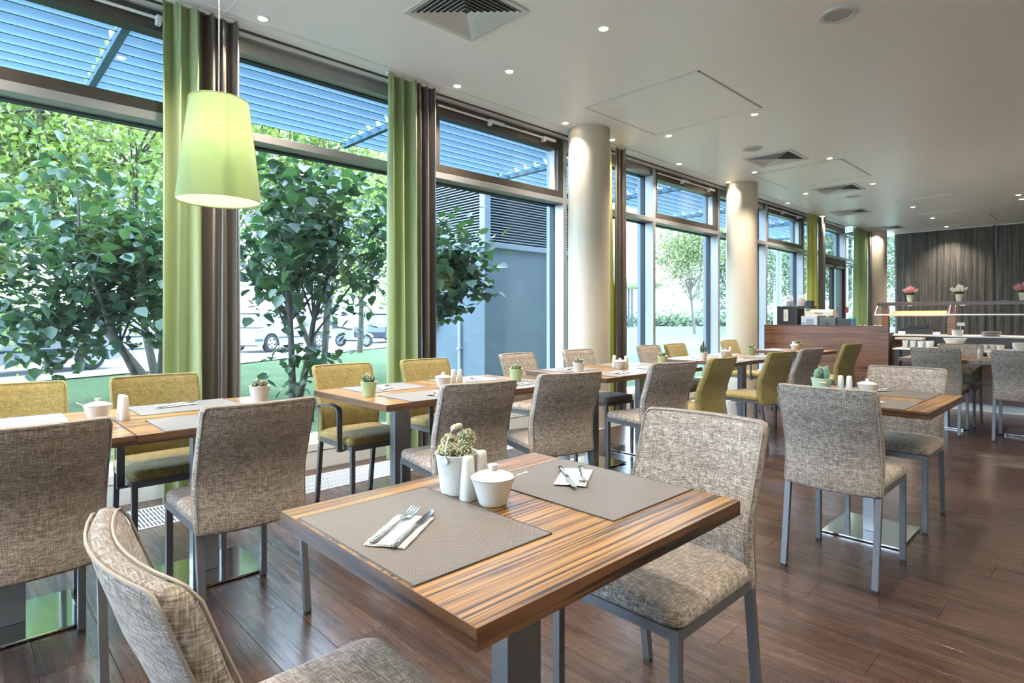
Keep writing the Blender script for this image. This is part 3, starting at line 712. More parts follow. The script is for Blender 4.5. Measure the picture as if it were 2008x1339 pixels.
# ------------------------------------------------------------------ tables
def table(lx, ly):
    t = thing('dining_table', '', 'table'); hx, hy = lx/2, ly/2; z0, z1 = .715, .75
    obj('tabletop', bx(-hx+.002, hx-.002, -hy+.002, hy-.002, z0, z1-.0002), 'top', t)
    for y0 in (-hy, hy-.002): obj('edge_band', bx(-hx, hx, y0, y0+.002, z0, z1), 'edge', t)
    for x0 in (-hx, hx-.002): obj('edge_band', bx(x0, x0+.002, -hy+.002, hy-.002, z0, z1), 'edge_y', t)
    obj('post', bx(-.055, .055, -.028, .028, .014, .705, c=.002), 'steel', t)
    obj('mount_plate', bx(-.16, .16, -.12, .12, .705, .715), 'steel', t)
    obj('base_plate', bx(-.215, .215, -.188, .188, .004, .014, c=.002), 'polish', t)
    obj('base_foot', bx(-.20, .20, -.173, .173, 0, .004), 'rubber', t)
    return t
TA = lambda: table(.842, .70); TB = lambda: table(.696, .82)
place('tableA', TA, (.963, .990, 0), 0, 'large striped zebra-wood table in the foreground with two placemats')
place('tableA', TA, (3.703, .960, 0), 0, 'striped wooden table on the right with a mint cactus bucket')
place('tableA', TA, (7.87, 1.32, 0), 0, 'far right wooden table, left of the pair before the buffet')
place('tableA', TA, (7.87, .615, 0), 0, 'far right wooden table cut by the right edge of the picture')
wt = [(.143, 'leftmost window table, cut by the left edge'), (.843, 'second window table from the left, under the pendant lamp'), (1.92, 'window table with a green cactus pot, left of its pair'), (2.62, 'window table right of its pair, behind the two near beige chairs'),
      (3.745, 'window table with the white bucket, left of the third pair'), (4.445, 'window table right of the third pair, with a green pot'), (5.765, 'window table with a tall black cactus in a white pot'), (6.465, 'window table with a green pot in front of the second column'), (8.0, 'single window table before the wooden partition')]
for u, l in wt: place('tableB', TB, (u, 2.97, 0), 0, 'wooden '+l, 'window tables')

# ------------------------------------------------------------------ table things
def placemat():
    t = thing('placemat', '', 'placemat'); 
    obj('mat', bx(-.225, .225, -.17, .17, 0, .0022), 'placemat', t)
    obj('hem', MB().box(-.225, .225, -.17, -.1685, -.0001, .0026).box(-.225, .225, .1685, .17, -.0001, .0026).box(-.225, -.2235, -.17, .17, -.0001, .0026).box(.2235, .225, -.17, .17, -.0001, .0026), 'gasket', t)
    return t
def napkin():
    t = thing('paper_napkin', '', 'napkin'); rows = []
    for j, z in ((0, .0004), (1, .0016)):
        pass
    P1 = []; P2 = []
    for i in range(9):
        x = -.085+.17*i/8; r1 = []; r2 = []
        for k in range(5):
            y = -.042+.084*k/4; z = .0012+.0022*abs(math.sin(i*1.1+k*.9))*(1 if k in (0, 4) or i in (0, 8) else .3)
            r1.append((x, y, z)); r2.append((x+.003, y+.002, z+.0016))
        P1.append(r1); P2.append(r2)
    m_ = MB().grid(P1).grid(P2); obj('folded_sheet', m_, 'napkin', t, 60)
    m2 = MB().box(-.085, .085, .0405, .0435, .0008, .0032); obj('fold', m2, 'napkin', t)
    return t
def outline_bar(stations):
    # stations: (x, halfwidth, z, halfthick)
    rows = []
    for x, w_, z, h in stations: rows.append([(x, -w_, z), (x, -w_*.5, z+h), (x, w_*.5, z+h), (x, w_, z), (x, w_*.5, z-h), (x, -w_*.5, z-h), (x, -w_, z)])
    m_ = MB().grid(rows); m_.f += [tuple(range(5, -1, -1)), tuple((len(rows)-1)*7+k for k in range(6))]; return m_
def knife():
    t = thing('table_knife', '', 'knife')
    fixn(obj('handle', outline_bar([(-.105, .004, .004, .002), (-.10, .0075, .004, .003), (-.07, .0065, .004, .0032), (-.02, .0055, .0045, .0032), (.0, .0045, .005, .0028), (.006, .006, .005, .003)]), 'cutlery', t, 50))
    m_ = MB().prism([(.005, -.005), (.03, -.009), (.075, -.0095), (.10, -.006), (.112, .004), (.10, .006), (.005, .006)], .0042, .0056, 'z')
    fixn(obj('blade', m_, 'cutlery', t)); return t
def fork():
    t = thing('table_fork', '', 'fork')
    fixn(obj('handle', outline_bar([(-.10, .004, .003, .0015), (-.095, .009, .003, .002), (-.06, .006, .0035, .002), (0, .003, .005, .0018), (.03, .0035, .007, .0015), (.042, .011, .006, .0012), (.055, .0125, .005, .001)]), 'cutlery', t, 50))
    for k in range(4):
        y = -.0105+.007*k
        fixn(obj('tine', MB().tube([(.052, y, .005), (.07, y, .0055), (.085, y, .0085), (.098, y*.95, .013)], [.0019, .0017, .0015, .0008], 5), 'cutlery', t, 50))
    return t
def bowl():
    t = thing('sugar_bowl', '', 'bowl')
    obj('body', MB().lathe([(.0, .001), (.030, 0), (.033, .003), (.035, .008), (.046, .045), (.0525, .062), (.0535, .064), (.0500, .064), (.044, .045), (.031, .008), (.0, .006)], 44), 'ceramic', t, 50)
    ld = obj('lid', MB().lathe([(.0505, .0645), (.0525, .0655), (.0525, .0675), (.046, .0715), (.030, .0775), (.014, .081), (.0095, .082), (.009, .086), (.0125, .0935), (.0125, .0955), (.0, .0965)], 44), 'ceramic', t, 50)
    sp = MB().tube([(.035, 0, .055), (.050, -.001, .0645), (.066, -.003, .0705), (.082, -.005, .0755)], [.0022, .0017, .0015, .0028], 6)
    obj('spoon', sp, 'cutlery', t, 50)
    obj('spoon_notch', MB().lathe([(0, 0), (.0085, 0), (.0085, .0008)], 14, (.047, 0, .0676)), 'shadowgap', t)
    return t
def shaker():
    t = thing('salt_shaker', '', 'shaker')
    obj('body', MB().lathe([(0, 0), (.019, 0), (.0205, .003), (.0135, .098), (.0125, .104), (.009, .108), (0, .109)], 32, e=2.6), 'ceramic', t, 50)
    obj('holes', MB().lathe([(0, 0), (.0012, 0)], 8, (0, 0, .1095)).lathe([(0, 0), (.0012, 0)], 8, (.004, 0, .1093)).lathe([(0, 0), (.0012, 0)], 8, (-.004, 0, .1093)), 'shadowgap', t)
    return t
def ball_cactus(pot_top, balls, ribs, spines, seed, par, mat='cactus'):
    rnd = random.Random(seed)
    for (x, y, z, r, tall) in balls:
        P = []; nr = 26 if not ribs else ribs*4
        rows = 12
        for j in range(rows+1):
            a = PI*j/rows; ring = []
            for k in range(nr+1):
                b = 2*PI*k/nr; rr = r*(1+(.10*math.cos(b*ribs) if ribs else 0))
                ring.append((x+rr*math.sin(a)*math.cos(b), y+rr*math.sin(a)*math.sin(b), pot_top+z+r*tall*-math.cos(a)))
            P.append(ring)
        o = fixn(obj('cactus_body', MB().grid(P), mat, par, 60))
        if spines:
            q = MB()
            for _ in range(spines):
                zz = rnd.uniform(-.5, 1); th = rnd.uniform(0, 2*PI); s = math.sqrt(1-zz*zz)
                if ribs: th = round(th*ribs/(2*PI))*2*PI/ribs
                n = Vector((s*math.cos(th), s*math.sin(th), zz)); c0 = Vector((x, y, pot_top+z))+Vector((n.x*r*1.06, n.y*r*1.06, n.z*r*tall))
                for w_ in range(5):
                    dv = (n+Vector((rnd.uniform(-1, 1), rnd.uniform(-1, 1), rnd.uniform(-1, 1)))*.9).normalized()*.0055
                    sd = n.cross(dv).normalized()*.0009
                    q.add([c0-sd, c0+sd, c0+dv], [(0, 1, 2)])
            so = obj('spines', q, 'spine', o); so['kind'] = 'stuff'
def bucket(name, mat, r0, r1, h, handle, kind, lab=''):
    def f():
        t = thing(name, lab, 'plant')
        obj('pot', MB().lathe([(0, .001), (r0, 0), (r0+.001, .004), (r1, h-.002), (r1+.002, h), (r1+.0015, h+.002), (r1-.001, h), (r1-.003, h-.012), (r0, .01)], 40), mat, t, 40)
        obj('soil', MB().lathe([(0, h-.008), (r1*.6, h-.010), (r1-.003, h-.014)], 24), 'soil', t)
        if handle == 'up':
            pts = [(0, -r1-.003, h-.012), (0, -r1-.002, h+.01), (0, -r1*.92, h+.03), (0, -r1*.68, h+.052), (0, -.018, h+.066), (0, .018, h+.066), (0, r1*.68, h+.052), (0, r1*.92, h+.03), (0, r1+.002, h+.01), (0, r1+.003, h-.012)]
            obj('handle', MB().tube(pts, .0012, 6), 'wire', t, 60); obj('grip', MB().tube([(0, -.022, h+.066), (0, -.012, h+.067), (0, .012, h+.067), (0, .022, h+.066)], [.0055, .0068, .0068, .0055], 12), 'cork', t, 50)
            obj('ear', MB().lathe([(0, 0), (.008, 0), (.008, .002)], 12).xf(Matrix.Translation((0, -r1-.002, h-.010)) @ Matrix.Rotation(R(90), 4, 'X')).lathe([(0, 0), (.008, 0), (.008, .002)], 12, (0, 0, -.5)), 'wire', t)
        if handle == 'down':
            pts = [(0, -r1-.002, h-.008), (-r1*.55, -r1*.8, h-.014), (-r1-.004, -r1*.3, h-.022), (-r1-.004, r1*.3, h-.022), (-r1*.55, r1*.8, h-.014), (0, r1+.002, h-.008)]
            obj('handle', MB().tube(pts, .0012, 6), 'wire', t, 60); obj('grip', MB().tube([(-r1-.004, -.016, h-.022), (-r1-.004, .016, h-.022)], .005, 10), 'cork', t, 50)
        if kind == 'balls': 
            def cl(r_, d_):
                X, Y = .722*r_+.692*d_, -.692*r_+.722*d_; a_ = R(68); return (X*math.cos(a_)-Y*math.sin(a_), X*math.sin(a_)+Y*math.cos(a_))
            ball_cactus(h, [cl(r_, d_)+(z_, q_, 1.05) for r_, d_, z_, q_ in ((-.019, .006, .026, .0175), (-.030, -.006, .006, .016), (-.016, -.018, .006, .0185), (.008, .004, .018, .016), (.024, .012, .034, .0215), (.020, -.012, .008, .020), (.0, .024, .006, .016))], 0, 130, 4, t)
        if kind == 'heart': ball_cactus(h, [(0, -.020, .016, .022, 1.2), (0, .018, .018, .022, 1.25)], 11, 30, 5, t, 'cactus')
        if kind == 'small': ball_cactus(h, [(-.015, .012, .012, .018, 1.1), (.018, -.010, .010, .016, 1.1), (.004, .022, .014, .014, 1.2), (-.01, -.02, .022, .013, 1.0)], 9, 24, 6, t, 'cactus')
        if kind == 'tall': ball_cactus(h, [(0, 0, .055, .0115, 6.0), (.004, .026, .035, .010, 4.6), (-.004, -.026, .030, .009, 4.2)], 8, 40, 7, t, 'black_cactus')
        if kind == 'columns': ball_cactus(h, [(-.014, -.024, .030, .015, 3.0), (.012, -.008, .024, .015, 2.6), (-.004, .010, .028, .014, 2.9), (.016, .024, .020, .014, 2.2), (-.02, .026, .016, .012, 2.2)], 9, 26, 8, t, 'cactusb')
        return t
    return f
M['black_cactus'] = plain('dark_cactus', (.03, .045, .025, 1), .7, noise=.3, nscale=60)
ZT = .75; ZM = .7526
def setdown(key, f, u, v, z, rz, lab, grp=None): return place(key, f, (u, v, z), rz, lab, grp)
# foreground table
setdown('mat', placemat, .720, 1.035, ZT, R(90), 'woven taupe placemat, front left on the foreground table', 'woven placemats')
setdown('mat', placemat, 1.210, .990, ZT, R(90), 'woven taupe placemat, far right on the foreground table', 'woven placemats')
setdown('nap', napkin, .668, 1.030, ZM, R(35), 'folded white paper napkin on the near left placemat of the foreground table')
setdown('fork', fork, .672, 1.058, ZM+.0035, R(30), 'steel fork on the napkin at the near left placemat')
setdown('knife', knife, .692, 1.018, ZM+.0035, R(33), 'steel knife on the napkin at the near left placemat')
setdown('nap', napkin, 1.238, 1.046, ZM, R(212), 'folded white paper napkin on the far right placemat of the foreground table')
setdown('fork', fork, 1.255, 1.030, ZM+.0035, R(222), 'short looking steel fork lying tines towards us on the far right placemat')
setdown('knife', knife, 1.216, 1.052, ZM+.0035, R(232), 'steel knife with the blade towards us on the far right placemat')
setdown('pot_fg', bucket('cactus_bucket', 'whitepot', .039, .0535, .100, 'up', 'balls'), .930, 1.178, ZT, R(-68), 'white zinc bucket with round spiny cacti and a raised wooden handle, foreground table')
setdown('shaker', shaker, .908, 1.104, ZT, 0, 'white ceramic shaker nearest the sugar bowl on the foreground table')
setdown('shaker', shaker, .970, 1.128, ZT, 0, 'white ceramic shaker behind its twin on the foreground table')
setdown('bowl', bowl, .930, 1.038, ZT, R(-38), 'white lidded sugar bowl with a spoon on the foreground table')
# window table pair 1 (left)
for u, v, l in [(.13, 3.22, 'far mat of the leftmost window table'), (.13, 2.74, 'near mat of the leftmost window table'), (.83, 3.22, 'far mat of the table under the lamp'), (.815, 2.735, 'near mat of the table under the lamp, half behind a chair')]:
    setdown('mat', placemat, u, v, ZT, 0, 'woven taupe placemat, '+l, 'woven placemats')
setdown('nap', napkin, .80, 3.27, ZM, R(12), 'white napkin on the far mat of the table under the lamp')
setdown('fork', fork, .81, 3.285, ZM+.0035, R(8), 'steel fork on the far mat of the table under the lamp')
setdown('knife', knife, .79, 3.25, ZM+.0035, R(20), 'steel knife on the far mat of the table under the lamp')
setdown('bowl', bowl, .445, 3.06, ZT, R(150), 'white lidded sugar bowl on the joint of the two left window tables')
setdown('shaker', shaker, .525, 3.02, ZT, 0, 'white shaker beside the sugar bowl on the left window tables, the rear one')
setdown('shaker', shaker, .528, 2.975, ZT, 0, 'white shaker beside the sugar bowl on the left window tables, the front one')
setdown('pot_w', bucket('cactus_bucket', 'whitepot', .036, .050, .090, 'down', 'small'), 1.135, 3.07, ZT, R(200), 'white bucket with small ribbed cacti by the taupe curtain')
# pair 2
for u, v, l in [(1.955, 3.20, 'far mat behind the first green cactus pot'), (1.955, 2.73, 'near mat beside the first green cactus pot'), (2.61, 3.20, 'far mat right of the second sugar bowl'), (2.63, 2.73, 'near mat behind the two beige chair backs')]:
    setdown('mat', placemat, u, v, ZT, 0, 'woven taupe placemat, '+l, 'woven placemats')
for u, v, rz, l in [(1.885, 3.14, 20, 'far mat behind the first green cactus pot'), (2.02, 2.70, 190, 'near mat beside the first green cactus pot'), (2.545, 3.11, 15, 'far mat right of the second sugar bowl'), (2.70, 2.72, 10, 'near mat behind the two beige chair backs')]:
    setdown('nap', napkin, u, v, ZM, R(rz), 'white napkin on the '+l)
    setdown('fork', fork, u+.01, v+.018, ZM+.0035, R(rz+6), 'steel fork on the '+l)
    setdown('knife', knife, u-.01, v-.018, ZM+.0035, R(rz-3), 'steel knife on the '+l)
setdown('pot_g', bucket('cactus_pot', 'greenpot', .034, .046, .080, '', 'heart'), 1.685, 2.93, ZT, 0, 'pistachio green pot with a heart-shaped ribbed cactus on the window table')
setdown('bowl', bowl, 2.225, 2.955, ZT, R(165), 'white lidded sugar bowl with its spoon to the left, middle of the second table pair')
setdown('shaker', shaker, 2.315, 2.965, ZT, 0, 'white shaker right of the second sugar bowl, the left one')
setdown('shaker', shaker, 2.36, 2.955, ZT, 0, 'white shaker right of the second sugar bowl, the right one')
setdown('pot_g2', bucket('cactus_pot', 'greenpot', .034, .048, .085, 'down', 'small'), 2.815, 2.90, ZT, R(150), 'green handled pot of small cacti in front of a beige window chair')
# pair 3
for u, v, l in [(3.75, 3.20, 'far left'), (3.77, 2.73, 'near left'), (4.46, 3.20, 'far right'), (4.46, 2.73, 'near right')]:
    setdown('mat', placemat, u, v, ZT, 0, 'woven taupe placemat, %s on the third window table pair' % l, 'woven placemats')
    setdown('nap', napkin, u+.02, v-.01, ZM, R(10), 'white napkin on the %s mat of the third window table pair' % l)
    setdown('knife', knife, u+.02, v-.01, ZM+.0035, R(14), 'steel knife on the %s mat of the third window table pair' % l)
setdown('pot_w2', bucket('cactus_bucket', 'whitepot', .034, .047, .082, 'down', 'small'), 3.575, 2.97, ZT, R(190), 'white bucket with a dark little cactus beside a column')
setdown('bowl', bowl, 4.10, 2.95, ZT, R(160), 'white sugar bowl on the third window table pair')
setdown('shaker', shaker, 4.19, 2.95, ZT, 0, 'white shaker right of the sugar bowl on the third window table pair')
setdown('shaker', shaker, 4.17, 3.06, ZT, 0, 'white shaker behind the sugar bowl on the third window table pair')
setdown('pot_g3', bucket('cactus_pot', 'greenpot', .034, .048, .082, '', 'small'), 4.74, 2.93, ZT, R(40), 'green pot of dark cacti in front of a beige window chair, third pair')
# pair 4
for u, v, l in [(5.80, 3.20, 'far left'), (5.80, 2.73, 'near left'), (6.47, 3.20, 'far right'), (6.47, 2.73, 'near right')]:
    setdown('mat', placemat, u, v, ZT, 0, 'woven taupe placemat, %s on the fourth window table pair' % l, 'woven placemats')
    setdown('nap', napkin, u+.02, v-.01, ZM, R(10), 'white napkin on the %s mat of the fourth window table pair' % l)
setdown('pot_w4', bucket('cactus_pot', 'whitepot', .032, .045, .078, '', 'tall'), 5.54, 2.95, ZT, 0, 'white pot with three tall dark column cacti')
setdown('bowl', bowl, 6.12, 3.0, ZT, R(160), 'white sugar bowl on the fourth window table pair')
setdown('shaker', shaker, 6.24, 3.0, ZT, 0, 'white shaker on the fourth window table pair')
setdown('pot_g4', bucket('cactus_pot', 'greenpot', .034, .048, .085, '', 'small'), 6.69, 2.96, ZT, R(80), 'green pot of small cacti in front of the second round column')
setdown('mat', placemat, 7.90, 3.20, ZT, 0, 'woven taupe placemat on the window table before the wooden partition', 'woven placemats')
setdown('nap', napkin, 7.85, 3.15, ZM, R(25), 'white napkin on the table before the wooden partition')
setdown('bowl', bowl, 8.10, 3.0, ZT, R(150), 'white sugar bowl on the table before the wooden partition')
setdown('shaker', shaker, 8.19, 3.05, ZT, 0, 'white shaker on the table before the wooden partition')
setdown('pot_g5', bucket('cactus_pot', 'greenpot', .034, .048, .085, '', 'small'), 8.28, 3.02, ZT, R(10), 'green pot with yellowish cacti before the wooden partition')
# right aisle table
setdown('mat', placemat, 3.46, .935, ZT, R(90), 'woven taupe placemat, near one on the right aisle table', 'woven placemats')
setdown('mat', placemat, 3.955, .935, ZT, R(90), 'woven taupe placemat, far one on the right aisle table', 'woven placemats')
setdown('pot_m', bucket('cactus_bucket', 'minpot', .040, .055, .088, 'down', 'columns'), 3.66, 1.205, ZT, R(25), 'mint green bucket with blue-green column cacti on the right aisle table')
setdown('shaker', shaker, 3.70, 1.115, ZT, 0, 'white shaker beside the mint bucket, the left one')
setdown('shaker', shaker, 3.70, 1.07, ZT, 0, 'white shaker beside the mint bucket, the right one')
setdown('bowl', bowl, 3.745, .99, ZT, R(-30), 'white lidded sugar bowl on the right aisle table')
setdown('nap', napkin, 3.98, 1.02, ZM, R(-40), 'white napkin on the far mat of the right aisle table')
setdown('fork', fork, 3.985, 1.03, ZM+.0035, R(-45), 'steel fork on the far mat of the right aisle table')
setdown('knife', knife, 3.965, 1.00, ZM+.0035, R(-38), 'steel knife on the far mat of the right aisle table')
setdown('nap', napkin, 3.50, .915, ZM, R(35), 'white napkin on the near mat of the right aisle table')
setdown('shaker', shaker, 7.80, 1.02, ZT, 0, 'white shaker on the far right table')
setdown('bowl', bowl, 7.95, .93, ZT, 0, 'white sugar bowl on the far right table')
setdown('shaker', shaker, 7.97, .76, ZT, 0, 'white shaker at the right edge of the picture, behind the sugar bowl')

# ------------------------------------------------------------------ partition and coffee station
t = thing('wooden_partition', 'low walnut veneer partition standing across the room before the coffee station', 'partition', (9.30, 3.05, 0))
obj('panel', bx(-.02, .02, -.85, .85, .0, 1.055), 'panelwood', t)
obj('cap', bx(-.024, .024, -.852, .852, 1.055, 1.068, c=.002), 'darkwood', t)
t = thing('coffee_counter', 'service counter hidden behind the walnut partition', 'counter', (9.68, 3.1, 0))
obj('worktop', bx(-.35, .35, -.80, .80, .93, .96, c=.003), 'darkwood', t)
obj('body', bx(-.33, .33, -.78, .78, .0, .93), 'darkwood', t)
ZK = .96
t = thing('coffee_machine', 'tall dark coffee machine with a pale label on its side behind the partition', 'coffee machine', (9.75, 3.67, ZK))
obj('body', bx(-.15, .15, -.16, .16, 0, .40, c=.006), 'black', t)
obj('label', bx(-.153, -.150, -.015, .055, .16, .35), 'napkin', t); obj('print', MB().tube([(-.1545, .035, .30), (-.1545, .02, .24), (-.1545, .035, .21), (-.1545, .02, .20)], .003, 5), 'rubber', t)
obj('shelf', bx(-.15, .15, -.34, -.16, .36, .40), 'black', t)
for x, l, f_ in ((3.70, 'half empty with coffee beans', 'coffee'), (3.51, 'full of brown granules', 'jarfill')):
    t = thing('glass_jar', 'glass jar %s on top of the coffee machine' % l, 'jar', (9.72, x-.02 if f_ == 'coffee' else x-.02, ZK+.40))
    obj('jar_body', MB().lathe([(.0, .0), (.052, 0), (.055, .01), (.055, .15), (.045, .165)], 28), 'glassware', t, 40)
    obj('contents', MB().lathe([(0, .004), (.049, .004), (.049, .085 if f_ == 'coffee' else .12), (0, .085 if f_ == 'coffee' else .12)], 24), f_, t, 40)
    obj('lid', MB().lathe([(.0, .165), (.048, .165), (.048, .18), (0, .182)], 24), 'glassware', t, 40)
t = thing('black_box', 'small black box standing on the coffee machine shelf', 'box', (9.72, 3.37, ZK+.40)); obj('body', bx(-.05, .05, -.05, .05, 0, .075, c=.003), 'black', t); obj('lid', bx(-.052, .052, -.052, .052, .075, .085), 'black', t)
t = thing('milk_frother', 'white boxy appliance with a grey front panel behind the partition', 'appliance', (9.72, 3.34, ZK)); obj('body', bx(-.12, .12, -.12, .12, 0, .245, c=.008), 'white_plastic', t)
obj('front_panel', bx(-.124, -.12, -.065, .045, .03, .20), 'steel', t); obj('knob', MB().lathe([(0, 0), (.015, 0), (.015, .012), (0, .013)], 16).xf(Matrix.Translation((-.12, .085, .13)) @ Matrix.Rotation(R(-90), 4, 'Y')), 'steel', t)
t = thing('bread_bin', 'rounded pale wooden bread bin lying on the appliances behind the partition', 'bin', (9.72, 3.21, ZK+.245))
obj('body', MB().prism([(-.10, 0), (.10, 0), (.10, .06), (.07, .10), (-.07, .10), (-.10, .06)], -.20, .20, 'y'), 'cork', t); obj('handle', MB().tube([(-.105, -.05, .05), (-.115, 0, .05), (-.105, .05, .05)], .006, 6), 'steel', t)
t = thing('coffee_grinder', 'dark metal grinder beside the white appliance behind the partition', 'appliance', (9.70, 3.08, ZK)); obj('body', bx(-.1, .1, -.12, .12, 0, .225, c=.01), plain('graphite', (.09, .085, .08, 1), .4, .4), t); obj('dial', MB().lathe([(0, 0), (.03, 0), (.03, .008), (0, .009)], 20).xf(Matrix.Translation((-.1, .0, .12)) @ Matrix.Rotation(R(-90), 4, 'Y')), 'black', t)
t = thing('cup_tray', 'black upright tray with a blue edge behind the partition', 'tray', (9.70, 2.85, ZK)); obj('body', bx(-.08, .08, -.10, .10, 0, .205, c=.004), 'black', t); obj('edge_strip', bx(-.082, .082, -.112, -.1, 0, .21), plain('blue_plastic', (.05, .25, .55, 1), .4), t)
for k, v in enumerate((2.62, 2.55, 2.42, 2.36)):
    t = thing('coffee_cup', 'upturned cup just showing over the partition top, %s from the left' % ['first', 'second', 'third', 'fourth'][k], 'cup', (9.55, v, ZK), group='cups on the coffee counter')
    obj('body', MB().lathe([(.035, 0), (.038, .05), (.03, .085), (.02, .105), (.018, .112), (0, .112)], 20), 'ceramic', t, 40); obj('handle', MB().tube([(0, .034, .03), (0, .055, .04), (0, .05, .065), (0, .032, .07)], .004, 6), 'ceramic', t)

# ------------------------------------------------------------------ buffet
t = thing('buffet_counter', 'low dark walnut buffet counter with a pale worktop right of the partition', 'counter', (9.66, .35, 0))
obj('worktop', bx(-.38, .38, -2.2, 1.80, .745, .765, c=.003), plain('pale_stone', (.66, .60, .52, 1), .25, noise=.05), t)
n_ = 5
for k in range(n_):
    y0 = -2.2+k*.78; obj('front_panel', bx(-.34, -.32, y0+.003, y0+.777, .10, .742), 'darkwood', t)
obj('carcass', bx(-.32, .34, -2.19, 1.69, .10, .742), 'darkwood', t)
obj('plinth', bx(-.31, .31, -2.18, 1.66, 0, .10), 'trim', t)
obj('end_leg', bx(-.36, -.31, 1.72, 1.78, 0, .742), 'black', t)
t = thing('buffet_gantry', 'dark wood buffet counter with an overhead shelf and a glass sneeze guard', 'counter', (11.3, .5, 0))
obj('worktop', bx(-.42, .45, -2.4, 2.33, .885, .905, c=.003), plain('cream_stone', (.80, .74, .66, 1), .2), t)
obj('body', bx(-.38, .42, -2.38, 2.30, .0, .885), 'darkwood', t)
obj('top_shelf', bx(-.03, .30, -2.4, 2.34, 1.375, 1.434, c=.003), 'darkwood', t)
for y in (2.23, 1.33, -.15, -1.7): obj('shelf_post', bx(.0, .10, y-.05, y+.05, .905, 1.375), 'panelwood', t)
obj('guard_rail', MB().box(-.20, -.18, -2.4, 2.34, 1.215, 1.235), 'led', t)
obj('guard_arm', MB().tube([(-.19, 2.33, 1.225), (-.02, 2.33, 1.38)], .008, 6).tube([(-.19, 1.33, 1.225), (-.02, 1.33, 1.38)], .008, 6).tube([(-.19, -.15, 1.225), (-.02, -.15, 1.38)], .008, 6), 'led', t)
g_ = MB().add([(-.19, -2.4, 1.235), (-.19, 2.33, 1.235), (-.02, 2.33, 1.378), (-.02, -2.4, 1.378)], [(0, 1, 2, 3)]); obj('glass_guard', g_, 'glass', t)
obj('middle_shelf', bx(.02, .28, 1.38, 2.18, 1.20, 1.215), 'copper', t)
obj('back_board', bx(.26, .28, 1.38, 2.18, 1.215, 1.29), 'copper', t)
for y in (1.9, 1.2, .3, -.6): obj('shelf_light', MB().lathe([(0, 1.373), (.035, 1.373)], 16, (.12, y, 0)), emis('shelf_lamp', (1, .9, .75, 1), 4), t)
fl = bpy.data.lights.new('shelf_lamp', 'AREA'); fl.shape = 'RECTANGLE'; fl.size = .05; fl.size_y = 3.5; fl.energy = 10; fl.color = (1, .86, .68)
fo = bpy.data.objects.new('shelf_lamp', fl); C.objects.link(fo); fo.location = (11.42, 1.0, 1.37)
# heather pots
def heather(kind):
    def f():
        t = thing('heather_pot', '', 'plant'); rnd = random.Random(kind)
        obj('pot', MB().lathe([(0, 0), (.038, 0), (.055, .115), (.058, .118), (.053, .116), (.04, .02)], 28), plain('cream_green_pot', (.66, .68, .45, 1), .4), t, 40)
        obj('band', MB().lathe([(.0465, .055), (.0505, .055), (.0520, .072), (.0487, .072)], 28), 'cork', t)
        q = MB(); lf = MB()
        for k in range(70):
            a = rnd.uniform(0, 2*PI); r = rnd.uniform(0, 1)**.6; x, y = r*math.cos(a), r*math.sin(a)
            top = Vector((x*.125, y*.125, .20+.07*(1-r)+rnd.uniform(-.02, .02))); base = Vector((x*.03, y*.03, .11)); mid = base.lerp(top, .45)
            lf.tube([base, mid], .003, 4); q.tube([mid, mid.lerp(top, .5)+Vector((0, 0, .006)), top], [.006, .011, .003], 5)
        o = obj('flower_spikes', q, 'heath_white' if kind == 2 else 'heath_pink', t, 60); o['kind'] = 'stuff'
        o = obj('foliage', lf, 'heath_leaf', t); o['kind'] = 'stuff'
        return t
    return f
place('h1', heather(1), (11.42, 2.39, 1.434), 0, 'pink heather in a cream pot on the buffet shelf, the left one')
place('h2', heather(2), (11.42, 1.74, 1.434), 0, 'cream heather in a cream pot on the buffet shelf')
copy_tree(protos['h1'], None, (11.42, .985, 1.434), 1.0, 'pink heather in a cream pot on the buffet shelf, cut by the right edge')
# items on the buffet
def rbowl(r0, r1, h):
    def f():
        t = thing('serving_bowl', '', 'bowl'); obj('body', MB().lathe([(0, .002), (r0, 0), (r1, h), (r1-.006, h), (r0-.004, .01), (0, .01)], 32), 'ceramic', t, 40)
        obj('rim', MB().tube([(r1*math.cos(k*PI/12), r1*math.sin(k*PI/12), h) for k in range(25)], .003, 6, False), 'ceramic', t, 60); return t
    return f
def glass_(): 
    t = thing('drinking_glass', '', 'glass'); obj('body', MB().lathe([(0, .001), (.026, 0), (.034, .10), (.032, .10), (.025, .006), (0, .006)], 20), 'glassware', t, 40); obj('base', MB().lathe([(0, 0), (.026, 0), (.026, .006), (0, .006)], 20), 'white_plastic', t); return t
def ctray():
    t = thing('pastry_tray', '', 'tray'); obj('tray', MB().box(-.10, .10, -.16, .16, 0, .008).box(-.10, -.09, -.16, .16, .008, .03).box(.09, .10, -.16, .16, .008, .03).box(-.09, .09, -.16, -.15, .008, .03).box(-.09, .09, .15, .16, .008, .03), 'cork', t)
    obj('liner', bx(-.088, .088, -.148, .148, .008, .012), 'napkin', t); return t
place('rb', rbowl(.09, .13, .075), (9.72, 1.53, .765+.06), 0, 'wide white serving bowl raised on a wooden riser on the buffet')
t = thing('wooden_riser', 'dark wooden riser under the white serving bowl', 'stand', (9.72, 1.53, .765)); obj('top', bx(-.14, .14, -.17, .17, .045, .06), 'cork', t); obj('side', MB().box(-.13, .13, -.16, -.145, 0, .045).box(-.13, .13, .145, .16, 0, .045), 'darkwood', t)
k = 0
for u in (9.48, 9.56, 9.64):
    for v in (1.78, 1.87, 1.96, 2.05):
        place('dg', glass_, (u, v, .765), 0, 'small upturned drinking glass at the left end of the buffet', 'drinking glasses on the buffet'); k += 1
place('ct', ctray, (9.62, 2.02 - .0, .765+.112), 0, 'pale wooden pastry tray at the left end of the buffet')
